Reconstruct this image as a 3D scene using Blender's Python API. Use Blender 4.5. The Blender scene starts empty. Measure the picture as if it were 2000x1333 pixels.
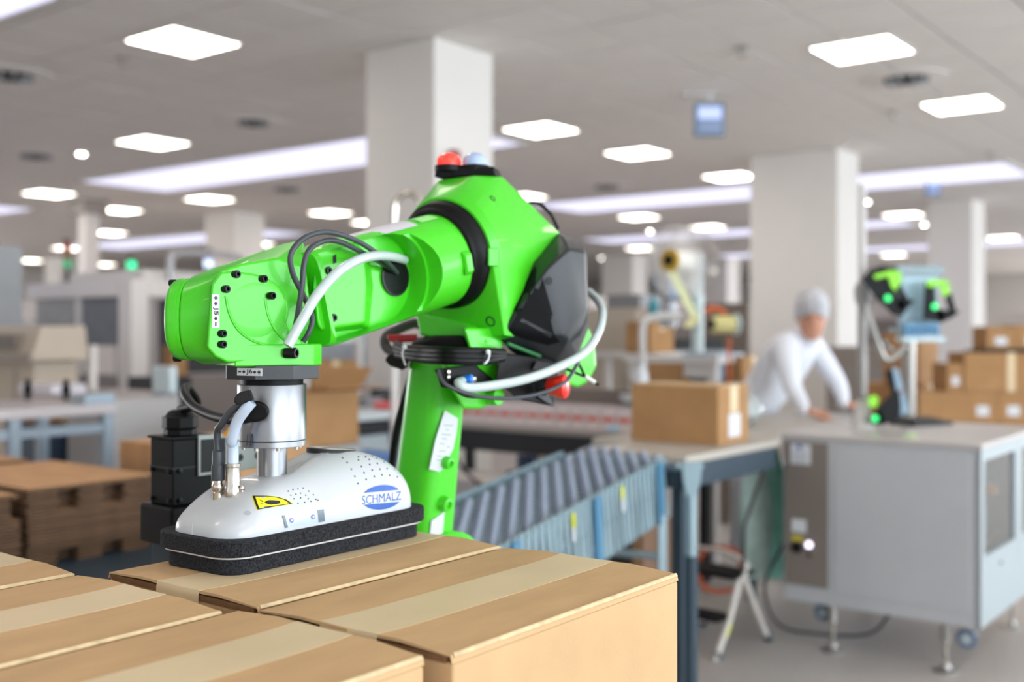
import bpy, bmesh, math, random
from mathutils import Vector, Matrix
from mathutils.bvhtree import BVHTree
random.seed(7)
SC = bpy.context.scene
COL = SC.collection
# ------------------------------------------------------------------ camera, world, exposure
EYE = 1.35                      # camera height
FPX = 2130.0                    # focal length in pixels of the 2000 px wide frame
HZ = 650.0                      # horizon row
cam_d = bpy.data.cameras.new('camera'); cam = bpy.data.objects.new('camera', cam_d); COL.objects.link(cam)
cam.location = (0, 0, EYE); cam.rotation_euler = (math.pi/2, 0, 0)
cam_d.sensor_width = 36; cam_d.lens = FPX/2000*36; cam_d.shift_y = -(666.5-HZ)/2000
cam_d.clip_start = 0.02; cam_d.clip_end = 300
cam_d.dof.use_dof = True; cam_d.dof.focus_distance = 1.19; cam_d.dof.aperture_fstop = 3.2; cam_d.dof.aperture_blades = 0
SC.camera = cam
w = bpy.data.worlds.new('daylight'); SC.world = w; w.use_nodes = True
w.node_tree.nodes['Background'].inputs[0].default_value = (0.80, 0.88, 1.0, 1)
w.node_tree.nodes['Background'].inputs[1].default_value = 0.32
SC.view_settings.view_transform = 'Standard'; SC.view_settings.look = 'None'
SC.view_settings.exposure = 0.36; SC.view_settings.gamma = 1.0; SC.view_settings.use_curve_mapping = False
PANEL_E = 9.0; STRIP_E = .9
UA = math.atan2(0.79, 0.613)    # building axis u (to the right and away)
U = Vector((math.cos(UA), math.sin(UA), 0)); V = Vector((-math.sin(UA), math.cos(UA), 0)); Z = Vector((0, 0, 1))
def UV(u, v, z=0): return U*u + V*v + Z*z
def area(name, loc, tgt, sx, sy, power, col):
    l = bpy.data.lights.new(name, 'AREA'); l.shape = 'RECTANGLE'; l.size = sx; l.size_y = sy; l.energy = power; l.color = col
    o = bpy.data.objects.new(name, l); COL.objects.link(o); o.location = loc
    d = Vector(tgt)-Vector(loc); o.rotation_euler = d.to_track_quat('-Z', 'Y').to_euler(); return o
# daylight through the long window band in the wall on the right
for k in range(5):
    p = UV(-1+k*8.5, -6.75, 1.9); area("window_daylight", p, p+V, 7.0, 2.0, 400 if k < 2 else 240, (0.80, 0.91, 1.0))
# fill lamps added in made-up left and far windows, brightening ceiling and distance
for k in range(1):
    p = UV(2+k*10, 35.75, 1.9); area('window_daylight', p, p-V, 8.0, 2.0, 1500, (0.95, 0.97, 1.0))
for k in range(1):
    p = UV(43.75, -2+k*10, 1.9); area('window_daylight', p, p-U, 8.0, 2.0, 2200, (0.95, 0.97, 1.0))
# daylight through the windows behind the camera
for k in range(2):
    p = UV(-7.7, -3+k*7, 1.9); area('window_daylight', p, p+U, 6.0, 2.0, 30, (0.9, 0.95, 1.0))

# ------------------------------------------------------------------ helpers
def lin(c):
    c /= 255.0
    return c/12.92 if c <= 0.04045 else ((c+0.055)/1.055)**2.4
def rgb(h):
    h = h.lstrip('#'); return tuple(lin(int(h[i:i+2], 16)) for i in (0, 2, 4))+(1,)
MATS = {}
def mat(name, col, rough=0.5, metal=0.0, var=0.0, vscale=8.0, bump=0.0, bscale=200.0, emit=0.0, alpha=1.0, trans=0.0, coat=0.0, spec=0.5, stretch=None, sss=0.0):
    if name in MATS: return MATS[name]
    m = bpy.data.materials.new(name); m.use_nodes = True; nt = m.node_tree; b = nt.nodes['Principled BSDF']
    b.inputs['Roughness'].default_value = rough; b.inputs['Metallic'].default_value = metal
    b.inputs['Specular IOR Level'].default_value = spec
    b.inputs['Coat Weight'].default_value = coat; b.inputs['Alpha'].default_value = alpha
    b.inputs['Transmission Weight'].default_value = trans
    if sss: b.inputs['Subsurface Weight'].default_value = sss; b.inputs['Subsurface Scale'].default_value = 0.01
    c = rgb(col); b.inputs['Base Color'].default_value = c
    if emit: b.inputs['Emission Color'].default_value = c; b.inputs['Emission Strength'].default_value = emit
    tc = nt.nodes.new('ShaderNodeTexCoord'); mp = nt.nodes.new('ShaderNodeMapping'); nt.links.new(tc.outputs['Object'], mp.inputs[0])
    if stretch: mp.inputs['Scale'].default_value = stretch
    n = nt.nodes.new('ShaderNodeTexNoise'); n.inputs['Scale'].default_value = vscale; n.inputs['Detail'].default_value = 4
    nt.links.new(mp.outputs[0], n.inputs['Vector'])
    if var:
        r = nt.nodes.new('ShaderNodeMix'); r.data_type = 'RGBA'
        r.inputs['A'].default_value = tuple(max(0, x*(1-var)) for x in c[:3])+(1,)
        r.inputs['B'].default_value = tuple(min(1, x*(1+var)) for x in c[:3])+(1,)
        mr = nt.nodes.new('ShaderNodeMapRange'); mr.inputs['From Min'].default_value = 0.3; mr.inputs['From Max'].default_value = 0.7
        nt.links.new(n.outputs['Fac'], mr.inputs['Value']); nt.links.new(mr.outputs[0], r.inputs['Factor'])
        nt.links.new(r.outputs['Result'], b.inputs['Base Color'])
    if bump:
        n2 = nt.nodes.new('ShaderNodeTexNoise'); n2.inputs['Scale'].default_value = bscale; n2.inputs['Detail'].default_value = 3
        nt.links.new(mp.outputs[0], n2.inputs['Vector'])
        bu = nt.nodes.new('ShaderNodeBump'); bu.inputs['Strength'].default_value = bump; bu.inputs['Distance'].default_value = 0.002
        nt.links.new(n2.outputs['Fac'], bu.inputs['Height']); nt.links.new(bu.outputs[0], b.inputs['Normal'])
    MATS[name] = m; return m
ROOT = {}
class G:
    """collects geometry; X is applied to everything that is added"""
    def __init__(s, X=None): s.v = []; s.f = []; s.X = X or Matrix.Identity(4)
    def add(s, vs, fs):
        n = len(s.v); s.v += [s.X @ Vector(p) for p in vs]; s.f += [tuple(i+n for i in f) for f in fs]; return s
    def box(s, x0, x1, y0, y1, z0, z1):
        vs = [(x, y, z) for z in (z0, z1) for y in (y0, y1) for x in (x0, x1)]
        return s.add(vs, [(0, 2, 3, 1), (4, 5, 7, 6), (0, 1, 5, 4), (2, 6, 7, 3), (0, 4, 6, 2), (1, 3, 7, 5)])
    def cyl(s, p0, p1, r0, r1=None, n=20, ph=0.0, caps=True):
        r1 = r0 if r1 is None else r1; p0 = Vector(p0); p1 = Vector(p1); d = (p1-p0).normalized()
        a = d.orthogonal().normalized() if abs(d.z) < .99 else Vector((1, 0, 0)); a = (a-d*a.dot(d)).normalized(); b = d.cross(a)
        vs = []
        for p, r in ((p0, r0), (p1, r1)):
            for k in range(n):
                t = 2*math.pi*k/n+ph; vs.append(p+a*(r*math.cos(t))+b*(r*math.sin(t)))
        fs = [(k, (k+1) % n, n+(k+1) % n, n+k) for k in range(n)]
        if caps: fs += [tuple(range(n-1, -1, -1)), tuple(range(n, 2*n))]
        return s.add(vs, fs)
    def lathe(s, prof, o=(0, 0, 0), ax=(0, 0, 1), n=32):
        o = Vector(o); d = Vector(ax).normalized(); a = d.orthogonal().normalized(); b = d.cross(a); vs = []; fs = []
        for (r, h) in prof:
            for k in range(n):
                t = 2*math.pi*k/n; vs.append(o+d*h+a*(r*math.cos(t))+b*(r*math.sin(t)))
        for i in range(len(prof)-1):
            for k in range(n): fs.append((i*n+k, i*n+(k+1) % n, (i+1)*n+(k+1) % n, (i+1)*n+k))
        fs += [tuple(range(n-1, -1, -1)), tuple(range((len(prof)-1)*n, len(prof)*n))]
        return s.add(vs, fs)
    def sph(s, c, r, n=16, sc=(1, 1, 1), half=False):
        c = Vector(c); m = n//2; vs = []; fs = []
        lo = 0 if half else -m//2
        rows = [math.pi/2*(j/(m//2)) for j in range(lo, m//2+1)]
        for a in rows:
            for k in range(n):
                t = 2*math.pi*k/n; ca = max(math.cos(a), 1e-4); vs.append(c+Vector((r*ca*math.cos(t)*sc[0], r*ca*math.sin(t)*sc[1], r*math.sin(a)*sc[2])))
        R = len(rows)
        for i in range(R-1):
            for k in range(n): fs.append((i*n+k, i*n+(k+1) % n, (i+1)*n+(k+1) % n, (i+1)*n+k))
        fs += [tuple(range(n-1, -1, -1)), tuple(range((R-1)*n, R*n))]
        return s.add(vs, fs)
    def prism(s, A, B):
        """two matching outlines joined by sides"""
        n = len(A); return s.add(list(A)+list(B), [(k, (k+1) % n, n+(k+1) % n, n+k) for k in range(n)]+[tuple(range(n-1, -1, -1)), tuple(range(n, 2*n))])
    def loft(s, rings, caps=True):
        n = len(rings[0]); vs = [p for r in rings for p in r]; fs = []
        for i in range(len(rings)-1):
            for k in range(n): fs.append((i*n+k, i*n+(k+1) % n, (i+1)*n+(k+1) % n, (i+1)*n+k))
        if caps: fs += [tuple(range(n-1, -1, -1)), tuple(range((len(rings)-1)*n, len(rings)*n))]
        return s.add(vs, fs)
    def hull(s, pts, diss=2.0):
        bm = bmesh.new()
        for p in pts: bm.verts.new(p)
        r = bmesh.ops.convex_hull(bm, input=bm.verts)
        junk = [e for e in r['geom_interior'] if isinstance(e, bmesh.types.BMVert)]
        if junk: bmesh.ops.delete(bm, geom=list(set(junk)), context='VERTS')
        bmesh.ops.dissolve_limit(bm, angle_limit=math.radians(diss), verts=bm.verts, edges=bm.edges)
        bm.verts.index_update()
        s.add([v.co.copy() for v in bm.verts], [tuple(v.index for v in f.verts) for f in bm.faces]); bm.free(); return s
    def tube(s, pts, r, n=10, smooth=6, rs=None):
        P = [Vector(p) for p in pts]
        if smooth and len(P) > 2:
            Q = []; q = [P[0]*2-P[1]]+P+[P[-1]*2-P[-2]]
            for i in range(1, len(q)-2):
                for k in range(smooth):
                    t = k/smooth; a, b, c, d = q[i-1], q[i], q[i+1], q[i+2]
                    Q.append(0.5*((2*b)+(c-a)*t+(2*a-5*b+4*c-d)*t*t+(3*b-a-3*c+d)*t**3))
            Q.append(P[-1]); P = Q
        T = [(P[min(i+1, len(P)-1)]-P[max(i-1, 0)]).normalized() for i in range(len(P))]
        a = T[0].orthogonal().normalized(); rings = []
        for i, p in enumerate(P):
            a = (a-T[i]*a.dot(T[i])).normalized(); b = T[i].cross(a)
            rr = r if rs is None else rs[0]+(rs[1]-rs[0])*i/(len(P)-1)
            rings.append([p+a*(rr*math.cos(2*math.pi*k/n))+b*(rr*math.sin(2*math.pi*k/n)) for k in range(n)])
        return s.loft(rings)
    def me(s, name, inv=None):
        m = bpy.data.meshes.new(name); m.from_pydata([(inv @ p if inv else p) for p in s.v], [], s.f); m.validate(); return m
def finish(o, bev=0, seg=2, ang=38, sub=0, fixn=True):
    m = o.data
    if fixn:
        bm = bmesh.new(); bm.from_mesh(m); bmesh.ops.recalc_face_normals(bm, faces=bm.faces); bm.to_mesh(m); bm.free()
    for p in m.polygons: p.use_smooth = True
    if bev:
        b = o.modifiers.new('bevel', 'BEVEL'); b.width = bev; b.segments = seg; b.limit_method = 'ANGLE'; b.angle_limit = math.radians(28); b.harden_normals = True
    elif not sub: m.set_sharp_from_angle(angle=math.radians(ang))
    if sub:
        b = o.modifiers.new('sub', 'SUBSURF'); b.levels = sub; b.render_levels = sub
    return o
def thing(name, label, cat, loc=(0, 0, 0), rot=0.0, group=None):
    o = bpy.data.objects.new(name, None); COL.objects.link(o); o.location = loc; o.rotation_euler = (0, 0, rot); o.empty_display_size = .05
    o['label'] = label; o['category'] = cat
    if group: o['group'] = group
    ROOT[o] = Matrix.Translation(Vector(loc)) @ Matrix.Rotation(rot, 4, 'Z'); return o
def part(name, g, m, parent, world=False, label=None, kind=None, **k):
    """geometry in the thing's own coordinates (or world ones), as a child mesh"""
    R = ROOT[parent]; me = g.me(name, R.inverted() if world else None); me.materials.append(m)
    o = bpy.data.objects.new(name, me); COL.objects.link(o); o.parent = parent; ROOT[o] = R; finish(o, **k)
    if label: o['label'] = label
    if kind: o['kind'] = kind
    return o
def single(name, g, m, label, cat, loc=(0, 0, 0), rot=0.0, group=None, kind=None, **k):
    me = g.me(name); me.materials.append(m); o = bpy.data.objects.new(name, me); COL.objects.link(o)
    o.location = loc; o.rotation_euler = (0, 0, rot); ROOT[o] = Matrix.Translation(Vector(loc)) @ Matrix.Rotation(rot, 4, 'Z')
    finish(o, **k)
    if label: o['label'] = label; o['category'] = cat
    if group: o['group'] = group
    if kind: o['kind'] = kind
    return o
def struct(name, g, m, **k): return single(name, g, m, None, None, kind='structure', **k)
def dup(o, loc=None, rot=None, parent=None, label=None):
    c = o.copy(); COL.objects.link(c); ROOT[c] = ROOT.get(o)
    if loc is not None: c.location = loc
    if rot is not None: c.rotation_euler = (0, 0, rot)
    if parent is not None: c.parent = parent
    if label: c['label'] = label
    for ch in list(o.children): dup(ch, parent=c)
    return c
def ray(px, py): return Vector(((px-1000)/FPX, 1.0, -(py-HZ)/FPX))
CAM = Vector((0, 0, EYE))
def P(px, py, Y): return CAM+ray(px, py)*Y
def RP(px, py, p, n):
    """point where the sight line through a pixel meets a plane"""
    r = ray(px, py); return CAM+r*((Vector(p)-CAM).dot(n)/r.dot(n))
def nearR(px, Y, L):
    """ground point of a block whose right end, after L along u, shows at this column"""
    return Vector(((px-1000)/FPX*Y, Y, 0))-U*L
def bolt_g(p, ax, r=.004, h=.005):
    ax = Vector(ax).normalized(); return G().cyl(Vector(p)-ax*.001, Vector(p)+ax*h, r, n=14)
def bolts(pts, ax, parent, r=.004, h=.005, name='bolt'):
    ax = Vector(ax).normalized()
    for p in pts:
        g = G().lathe([(r*.98, -.002), (r, 0), (r, h*.85), (r*.9, h), (r*.5, h), (r*.5, h*.5)], p, ax, 14)
        b = part(name, g, mat('black_oxide', '#17181a', .35, .6), parent, world=True)
def text_g(s, size=1.0, off=.018):
    c = bpy.data.curves.new('txt', 'FONT'); c.body = s; c.offset = off; c.size = size; c.align_x = 'CENTER'; c.align_y = 'CENTER'; c.resolution_u = 3
    o = bpy.data.objects.new('txt', c); COL.objects.link(o); dg = bpy.context.evaluated_depsgraph_get()
    m = bpy.data.meshes.new_from_object(o.evaluated_get(dg)); vs = [v.co.copy() for v in m.vertices]; fs = [tuple(p.vertices) for p in m.polygons]
    bpy.data.objects.remove(o); bpy.data.meshes.remove(m); bpy.data.curves.remove(c)
    xs = [v.x for v in vs]; ys = [v.y for v in vs]; cx = (min(xs)+max(xs))/2; cy = (min(ys)+max(ys))/2; w = max(xs)-min(xs); h = max(ys)-min(ys)
    return [((v.x-cx)/w, (v.y-cy)/h) for v in vs], fs
# common materials
M_GREEN = mat('green_paint', '#46cc1c', .40, var=.03, vscale=6, bump=.03, bscale=600, coat=.15)
M_BLACK = mat('black_plastic', '#08090a', .5, bump=.05, bscale=500, spec=.22)
M_BLKRUB = mat('black_rubber', '#070708', .5, spec=.22)
M_CABLE = mat('cable_grey', '#3a3e44', .45)
M_WHITE = mat('white_shell', '#c3c6ca', .32, var=.015, coat=.25)
M_ALU = mat('aluminium', '#989a9e', .36, 1.0, var=.06, vscale=40, stretch=(1, 1, .02))
M_STEEL = mat('brushed_steel', '#b5b2ad', .35, .9, var=.05, vscale=20)
M_CHROME = mat('nickel', '#c9c2b8', .18, 1.0)
M_CARD = mat('cardboard', '#c8a47a', .85, var=.07, vscale=9, bump=.12, bscale=260, stretch=(1, 3, 1), spec=.2)
M_CARD2 = mat('cardboard_brown', '#a88058', .85, var=.07, vscale=9, spec=.2)
M_CARDD = mat('cardboard_cut_edge', '#b58d62', .95, var=.25, vscale=160)
M_SLITSH = mat('flap_slit_shade', '#7a5736', .95, var=.2, vscale=60)
M_TAPE = mat('paper_tape', '#d9c29c', .5, var=.03, vscale=14, spec=.4)
M_LABEL = mat('label_white', '#d2d4d8', .5)
M_INK = mat('ink_black', '#15161a', .6)
M_DKBLUE = mat('dark_blue_steel', '#33434f', .45, .2, var=.05)
M_WHITEP = mat('white_paint', '#d2cecb', .55, var=.02)
M_GREYP = mat('grey_paint', '#9fa1a3', .5, var=.03)
M_DARK = mat('dark_grey', '#2b2c2f', .6)
# ------------------------------------------------------------------ the room
CH = 3.5
XU = Matrix.Rotation(UA, 4, 'Z')
M_FLOOR = mat('terrazzo_floor', '#b3aca7', .42, var=.12, vscale=60, spec=.35)
M_CEIL = mat('ceiling_panel', '#efeae5', .9, var=.02, vscale=3)
M_JOINT = mat('ceiling_grid', '#8f8a86', .8)
M_WALL = mat('wall_paint', '#e6e1db', .8, var=.03, vscale=1)
U0, U1, V0, V1 = -8.0, 44.0, -7.0, 36.0
struct('floor', G(XU).box(U0, U1, V0, V1, -.1, 0), M_FLOOR)
ceil_o = struct('ceiling', G(XU).box(U0, U1, V0, V1, CH+.02, CH+.14), M_JOINT)
def wall(name, horizontal, c, a0, a1, wins):
    """a wall along u (horizontal) or v at coordinate c with window openings"""
    g = G(XU); t = .2; s = -1 if c in (U0, V0) else 1
    lo, hi = (c-t, c) if s < 0 else (c, c+t)
    def seg(a, b, z0, z1):
        if horizontal: g.box(a, b, lo, hi, z0, z1)
        else: g.box(lo, hi, a, b, z0, z1)
    cur = a0
    for (wa, wb) in wins:
        seg(cur, wa, 0, CH+.02); seg(wa, wb, 0, .9); seg(wa, wb, 2.9, CH+.02); cur = wb
    seg(cur, a1, 0, CH+.02); return struct(name, g, M_WALL)
rw = [(-4.5+k*8.5, 2.5+k*8.5) for k in range(5)]; bw = [(-6, 0), (1, 7)]
wall('wall_right', True, V0, U0, U1, rw); wall('wall_left', True, V1, U0, U1, [(-2, 6)])
wall('wall_back', False, U0, V0, V1, bw); wall('wall_far', False, U1, V0, V1, [(-6, 2)])  # left and far openings are made up for the fill lamps
for i, (a, b) in enumerate(rw):
    g = G(XU)
    for x in (a, (a+b)/2-.03, b-.06): g.box(x, x+.06, V0-.12, V0-.04, .9, 2.9)
    g.box(a, b, V0-.12, V0-.04, .9, .96); g.box(a, b, V0-.12, V0-.04, 2.84, 2.9); struct('window_%d' % (i+1), g, M_WHITEP)
for i, (a, b) in enumerate(bw):
    g = G(XU)
    for x in (a, (a+b)/2-.03, b-.06): g.box(U0-.12, U0-.04, x, x+.06, .9, 2.9)
    g.box(U0-.12, U0-.04, a, b, .9, .96); g.box(U0-.12, U0-.04, a, b, 2.84, 2.9); struct('window_%d' % (i+6), g, M_WHITEP)
for i in range(2):  # frames of the made-up left and far windows
    a = (-2, -6)[i]; b = a+8; g = G(XU)
    for x in (a, a+3.97, b-.06):
        if i < 1: g.box(x, x+.06, V1+.04, V1+.12, .9, 2.9)
        else: g.box(U1+.04, U1+.12, x, x+.06, .9, 2.9)
    struct('window_%d' % (i+8), g, M_WHITEP)
# ceiling tiles: 0.625 m grid, nearest ones in view as pieces, the rest as one
TS = .625
tiles = []
for i in range(int((U1-U0)/TS)):
    for j in range(int((V1-V0)/TS)):
        cu, cv = U0+(i+.5)*TS, V0+(j+.5)*TS; p = UV(cu, cv)
        vis = p.y > 3 and abs(p.x/p.y) < .56 and FPX*(CH-EYE)/p.y < 760
        tiles.append((not vis, p.y, cu, cv))
tiles.sort()
tg = G().box(-TS/2+.011, TS/2-.011, -TS/2+.011, TS/2-.011, 0, .016)
tme = tg.me('ceiling_tile'); tme.materials.append(M_CEIL)
for k, (nv, d, cu, cv) in enumerate(tiles[:300]):
    o = bpy.data.objects.new('ceiling_tile', tme); COL.objects.link(o); o.parent = ceil_o; o.location = UV(cu, cv, CH+random.uniform(-.0015, .0015)); o.rotation_euler = (0, 0, UA)
g = G(XU)
for (nv, d, cu, cv) in tiles[300:]: g.box(cu-TS/2+.011, cu+TS/2-.011, cv-TS/2+.011, cv+TS/2-.011, CH, CH+.016)
o = part('ceiling_tiles', g, M_CEIL, ceil_o, kind='stuff')
# columns
def column(u, v, wu, wv, n):
    g = G(XU).box(u, u+wu, v, v+wv, 0, CH); o = struct('trim_%d' % n, g, mat('column_plaster', '#e4dfda', .8, var=.015, vscale=2), bev=.012); o['label'] = 'white square building column'
    return o
def corner(px, Y):
    p = Vector(((px-1000)/FPX*Y, Y, 0)); return p.dot(U), p.dot(V)
for n, (px, Y, wu, wv) in enumerate([(848, 7.9, .68, .70), (1636, 12.65, .68, 1.10), (1899, 17.5, .75, .70), (455, 19.3, .7, .8), (1235, 30, .8, 1.0), (1420, 31, .8, .9), (120, 31, .8, .9)]):
    u, v = corner(px, Y); column(u, v, wu, wv, n+1)
# ceiling light panels
M_PANEL = mat('light_panel', '#fff6ea', .5, emit=PANEL_E)
M_STRIP = mat('skylight_diffuser', '#dcdcf6', .5, emit=STRIP_E)
proto = thing('ceiling_light', 'x', 'light', (0, 0, 0), 0, 'square ceiling light panels')
g = G(); h = .31
for a in (0, 1, 2, 3): 
    X = Matrix.Rotation(a*math.pi/2, 4, 'Z'); g.X = X; g.box(-h, h, h-.018, h, -.012, 0)
part('frame', g, M_WHITEP, proto); part('diffuser', G().box(-h+.018, h-.018, -h+.018, h-.018, -.008, -.001), M_PANEL, proto)
LIGHTS = [(4.87, 6.85, 'square light panel in the ceiling, large one at upper left of the photo'),
 (8.16, 2.97, 'square light panel in the ceiling, largest one at upper right'), (10.72, 2.95, 'square light panel at the right edge, below the upper right one'),
 (7.24, 10.75, 'square light panel beside the long glowing strip, left half'), (9.3, 6.83, 'square light panel just right of the nearest column'),
 (11.23, 6.81, 'square light panel between near column and wide middle column'), (13.71, 6.82, 'square light panel partly hidden by the wide middle column'),
 (8.92, 15.97, 'square light panel at far left above the beige machine'), (10.88, 14.6, 'square light panel under the left end of the near glowing strip'),
 (13.46, 14.57, 'square light panel left of the nearest column, above the robot forearm'), (13.7, 10.43, 'square light panel half hidden behind the green robot elbow'),
 (15.11, 15.2, 'square light panel touching the left edge of the nearest column, lower one'), (17.45, 10.56, 'square light panel under the second strip, left one of two'),
 (20.01, 10.48, 'square light panel under the second strip, right one of two'), (20.11, 6.56, 'square light panel between the middle and the right column'),
 (26.39, 6.36, 'square light panel at the right edge beyond the right column'), (10.91, 17.19, 'small square light panel right of the grey ceiling duct'),
 (13.23, 21.25, 'square light panel over the white machine enclosure'), (17.14, 21.09, 'small square light panel right of the far left column'),
 (14.98, 25.97, 'small far light panel above the red and green signal tower'), (23.92, 14.44, 'small far light panel above the film reel'),
 (16.87, 31.23, 'tiny far light panel at the left edge of the photo'), (19.32, 31.26, 'tiny far light panel above the green signal lamp'),
 (30.26, 10.14, 'tiny far light panel behind the handheld units'), (24.5, 10.4, 'small far light panel behind the wide middle column')]
# unseen panels added over and behind the camera to light the foreground
HID = [(u, v, 'added unseen square light panel over the packing area') for v in (2.97, -.8, 6.8, 10.6) for u in (-5, -.4, 2.3) if not (u > 1 and v > 6) and not (u < -1 and v != 2.97)]+[(5.2, 2.97, 'added unseen square light panel over the packing area'), (5.2, -.8, 'added unseen square light panel over the packing area'), (8, -.8, 'added unseen square light panel over the packing area'), (11, -.8, 'added unseen square light panel over the packing area'), (14, -.8, 'added unseen square light panel over the packing area')]
for i, (u, v, lb) in enumerate(LIGHTS+HID):
    if i == 0: proto.location = UV(u, v, CH); proto.rotation_euler = (0, 0, UA); proto['label'] = lb
    else: dup(proto, UV(u, v, CH), UA, label=lb)
# long lavender daylight strips
for i, (u0, u1, v0, v1, lb) in enumerate([(2.2, 3.7, 6.5, 14, 'long lavender-white glowing ceiling strip cut by the top left corner'),
  (8.4, 9.8, 7.45, 14.2, 'long lavender-white glowing ceiling strip passing behind the nearest column'), (14.5, 16.1, 3.5, 10.9, 'long lavender-white glowing ceiling strip left of the wide middle column'),
  (8.4, 9.8, 18.0, 25, 'lavender glowing ceiling strip at the left edge'), (14.4, 15.9, 17.9, 25, 'lavender glowing ceiling strip crossing behind the far left column'),
  (20.6, 22, 6.9, 14, 'thin lavender glowing ceiling strip behind the film reel'), (27, 28.4, 3.8, 14, 'farthest thin lavender glowing ceiling strip')]):
    t = thing('light_strip', lb, 'light', UV(u0, v0, CH), UA)
    g = G().box(-.05, u1-u0+.05, -.05, 0, -.03, 0).box(-.05, u1-u0+.05, v1-v0, v1-v0+.05, -.03, 0).box(-.05, 0, 0, v1-v0, -.03, 0).box(u1-u0, u1-u0+.05, 0, v1-v0, -.03, 0)
    part('frame', g, M_WHITEP, t); part('diffuser', G().box(0, u1-u0, 0, v1-v0, -.02, -.001), M_STRIP, t)
# air outlets: dark slotted square swirl outlets
def ceil(px, py): 
    return RP(px, py, (0, 0, CH), Z)
for px, py, r, lb in [(20, 145, .20, 'round dark air outlet in the ceiling at the left edge'), (495, 237, .17, 'round dark air outlet in the ceiling left of the nearest column'), (1770, 152, .2, 'round dark air outlet in the ceiling between the two upper right light panels'),
                  (560, 368, .2, 'small far air outlet beneath the near glowing strip'), (70, 303, .2, 'round air outlet at left near the small bright downlight'), (1185, 363, .2, 'far air outlet above the second glowing strip')]:
    p = ceil(px, py); t = thing('air_outlet', lb, 'vent', p, UA)
    part('face_plate', G().lathe([(r*1.7, 0), (r*1.7, -.008), (r*1.0, -.015), (r*.9, 0)], (0, 0, 0), (0, 0, 1), 28), M_CEIL, t)
    part('slot_core', G().lathe([(r*.9, -.004), (r*.85, -.02), (r*.3, -.05), (.02, -.055)], (0, 0, 0), (0, 0, 1), 24), M_DARK, t)
    for k in range(10):
        a = k*math.pi/5; g = G(Matrix.Rotation(a, 4, 'Z')).box(r*.35, r*.9, -.008, .008, -.05, -.012); part('vane', g, M_GREYP, t)
for px, py, lb in [(240, 112, 'ceiling sprinkler head below the upper left light panel'), (1448, 92, 'ceiling sprinkler head left of the upper right light panel'), (1745, 218, 'ceiling sprinkler head left of the right edge light panel'), (1935, 298, 'far ceiling sprinkler head at right')]:
    p = ceil(px, py); g = G().cyl((0, 0, 0), (0, 0, -.012), .05).cyl((0, 0, -.012), (0, 0, -.07), .014).cyl((0, 0, -.07), (0, 0, -.078), .03)
    single('sprinkler', g, M_STEEL, lb, 'sprinkler', p, bev=.002)
M_SPOT = mat('downlight_glass', '#fffaf0', .4, emit=20)
for px, py, r, lb in [(159, 298, .05, 'small round bright downlight at left under the light panel'), (487, 433, .06, 'small bright downlight on right edge of the far left column'), (1692, 393, .055, 'small bright downlight right of the wide middle column'), (1805, 437, .05, 'small bright downlight left of the right column'),
                      (1270, 450, .05, 'small bright downlight above the film reel'), (1175, 503, .06, 'tiny bright downlight right of the black elbow cover'), (167, 420, .07, 'small bright downlight by the grey ceiling duct')]:
    p = ceil(px, py); t = thing('downlight', lb, 'light', p, 0)
    part('rim', G().lathe([(r*1.5, 0), (r*1.5, -.01), (r, -.02), (r*.9, -.003)], n=24), M_WHITEP, t); part('lens', G().lathe([(r, -.01), (r*.8, -.028), (.01, -.034)], n=20), M_SPOT, t)
# hanging info screens
M_SCREEN = mat('screen_glow', '#a9b6e0', .3, emit=.7); M_SCRF = mat('screen_frame', '#7388a3', .5)
for px, py, Y, w_, h_, lb in [(1385, 234, 9.8, .27, .30, 'blue-grey hanging info screen under the ceiling near the middle column'), (1822, 362, 15.5, .2, .30, 'small far hanging info screen above the right column')]:
    p = P(px, py, Y); t = thing('hanging_screen', lb, 'screen', p, UA-.9)
    part('frame', G().box(-w_/2, w_/2, -.03, .03, -h_/2, h_/2), M_SCRF, t, bev=.006)
    part('display', G().box(-w_/2+.03, w_/2-.03, -.034, -.03, .0, h_/2-.04), M_SCREEN, t); part('text_panel', G().box(-w_/2+.03, w_/2-.03, -.034, -.03, -h_/2+.03, -.02), mat('screen_low', '#90a2c6', .4), t)
    part('bracket', G().box(-.02, .02, -.02, .02, h_/2, CH-p.z).box(-.25, .05, -.03, .03, CH-p.z-.02, CH-p.z), M_WHITEP, t)
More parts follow.
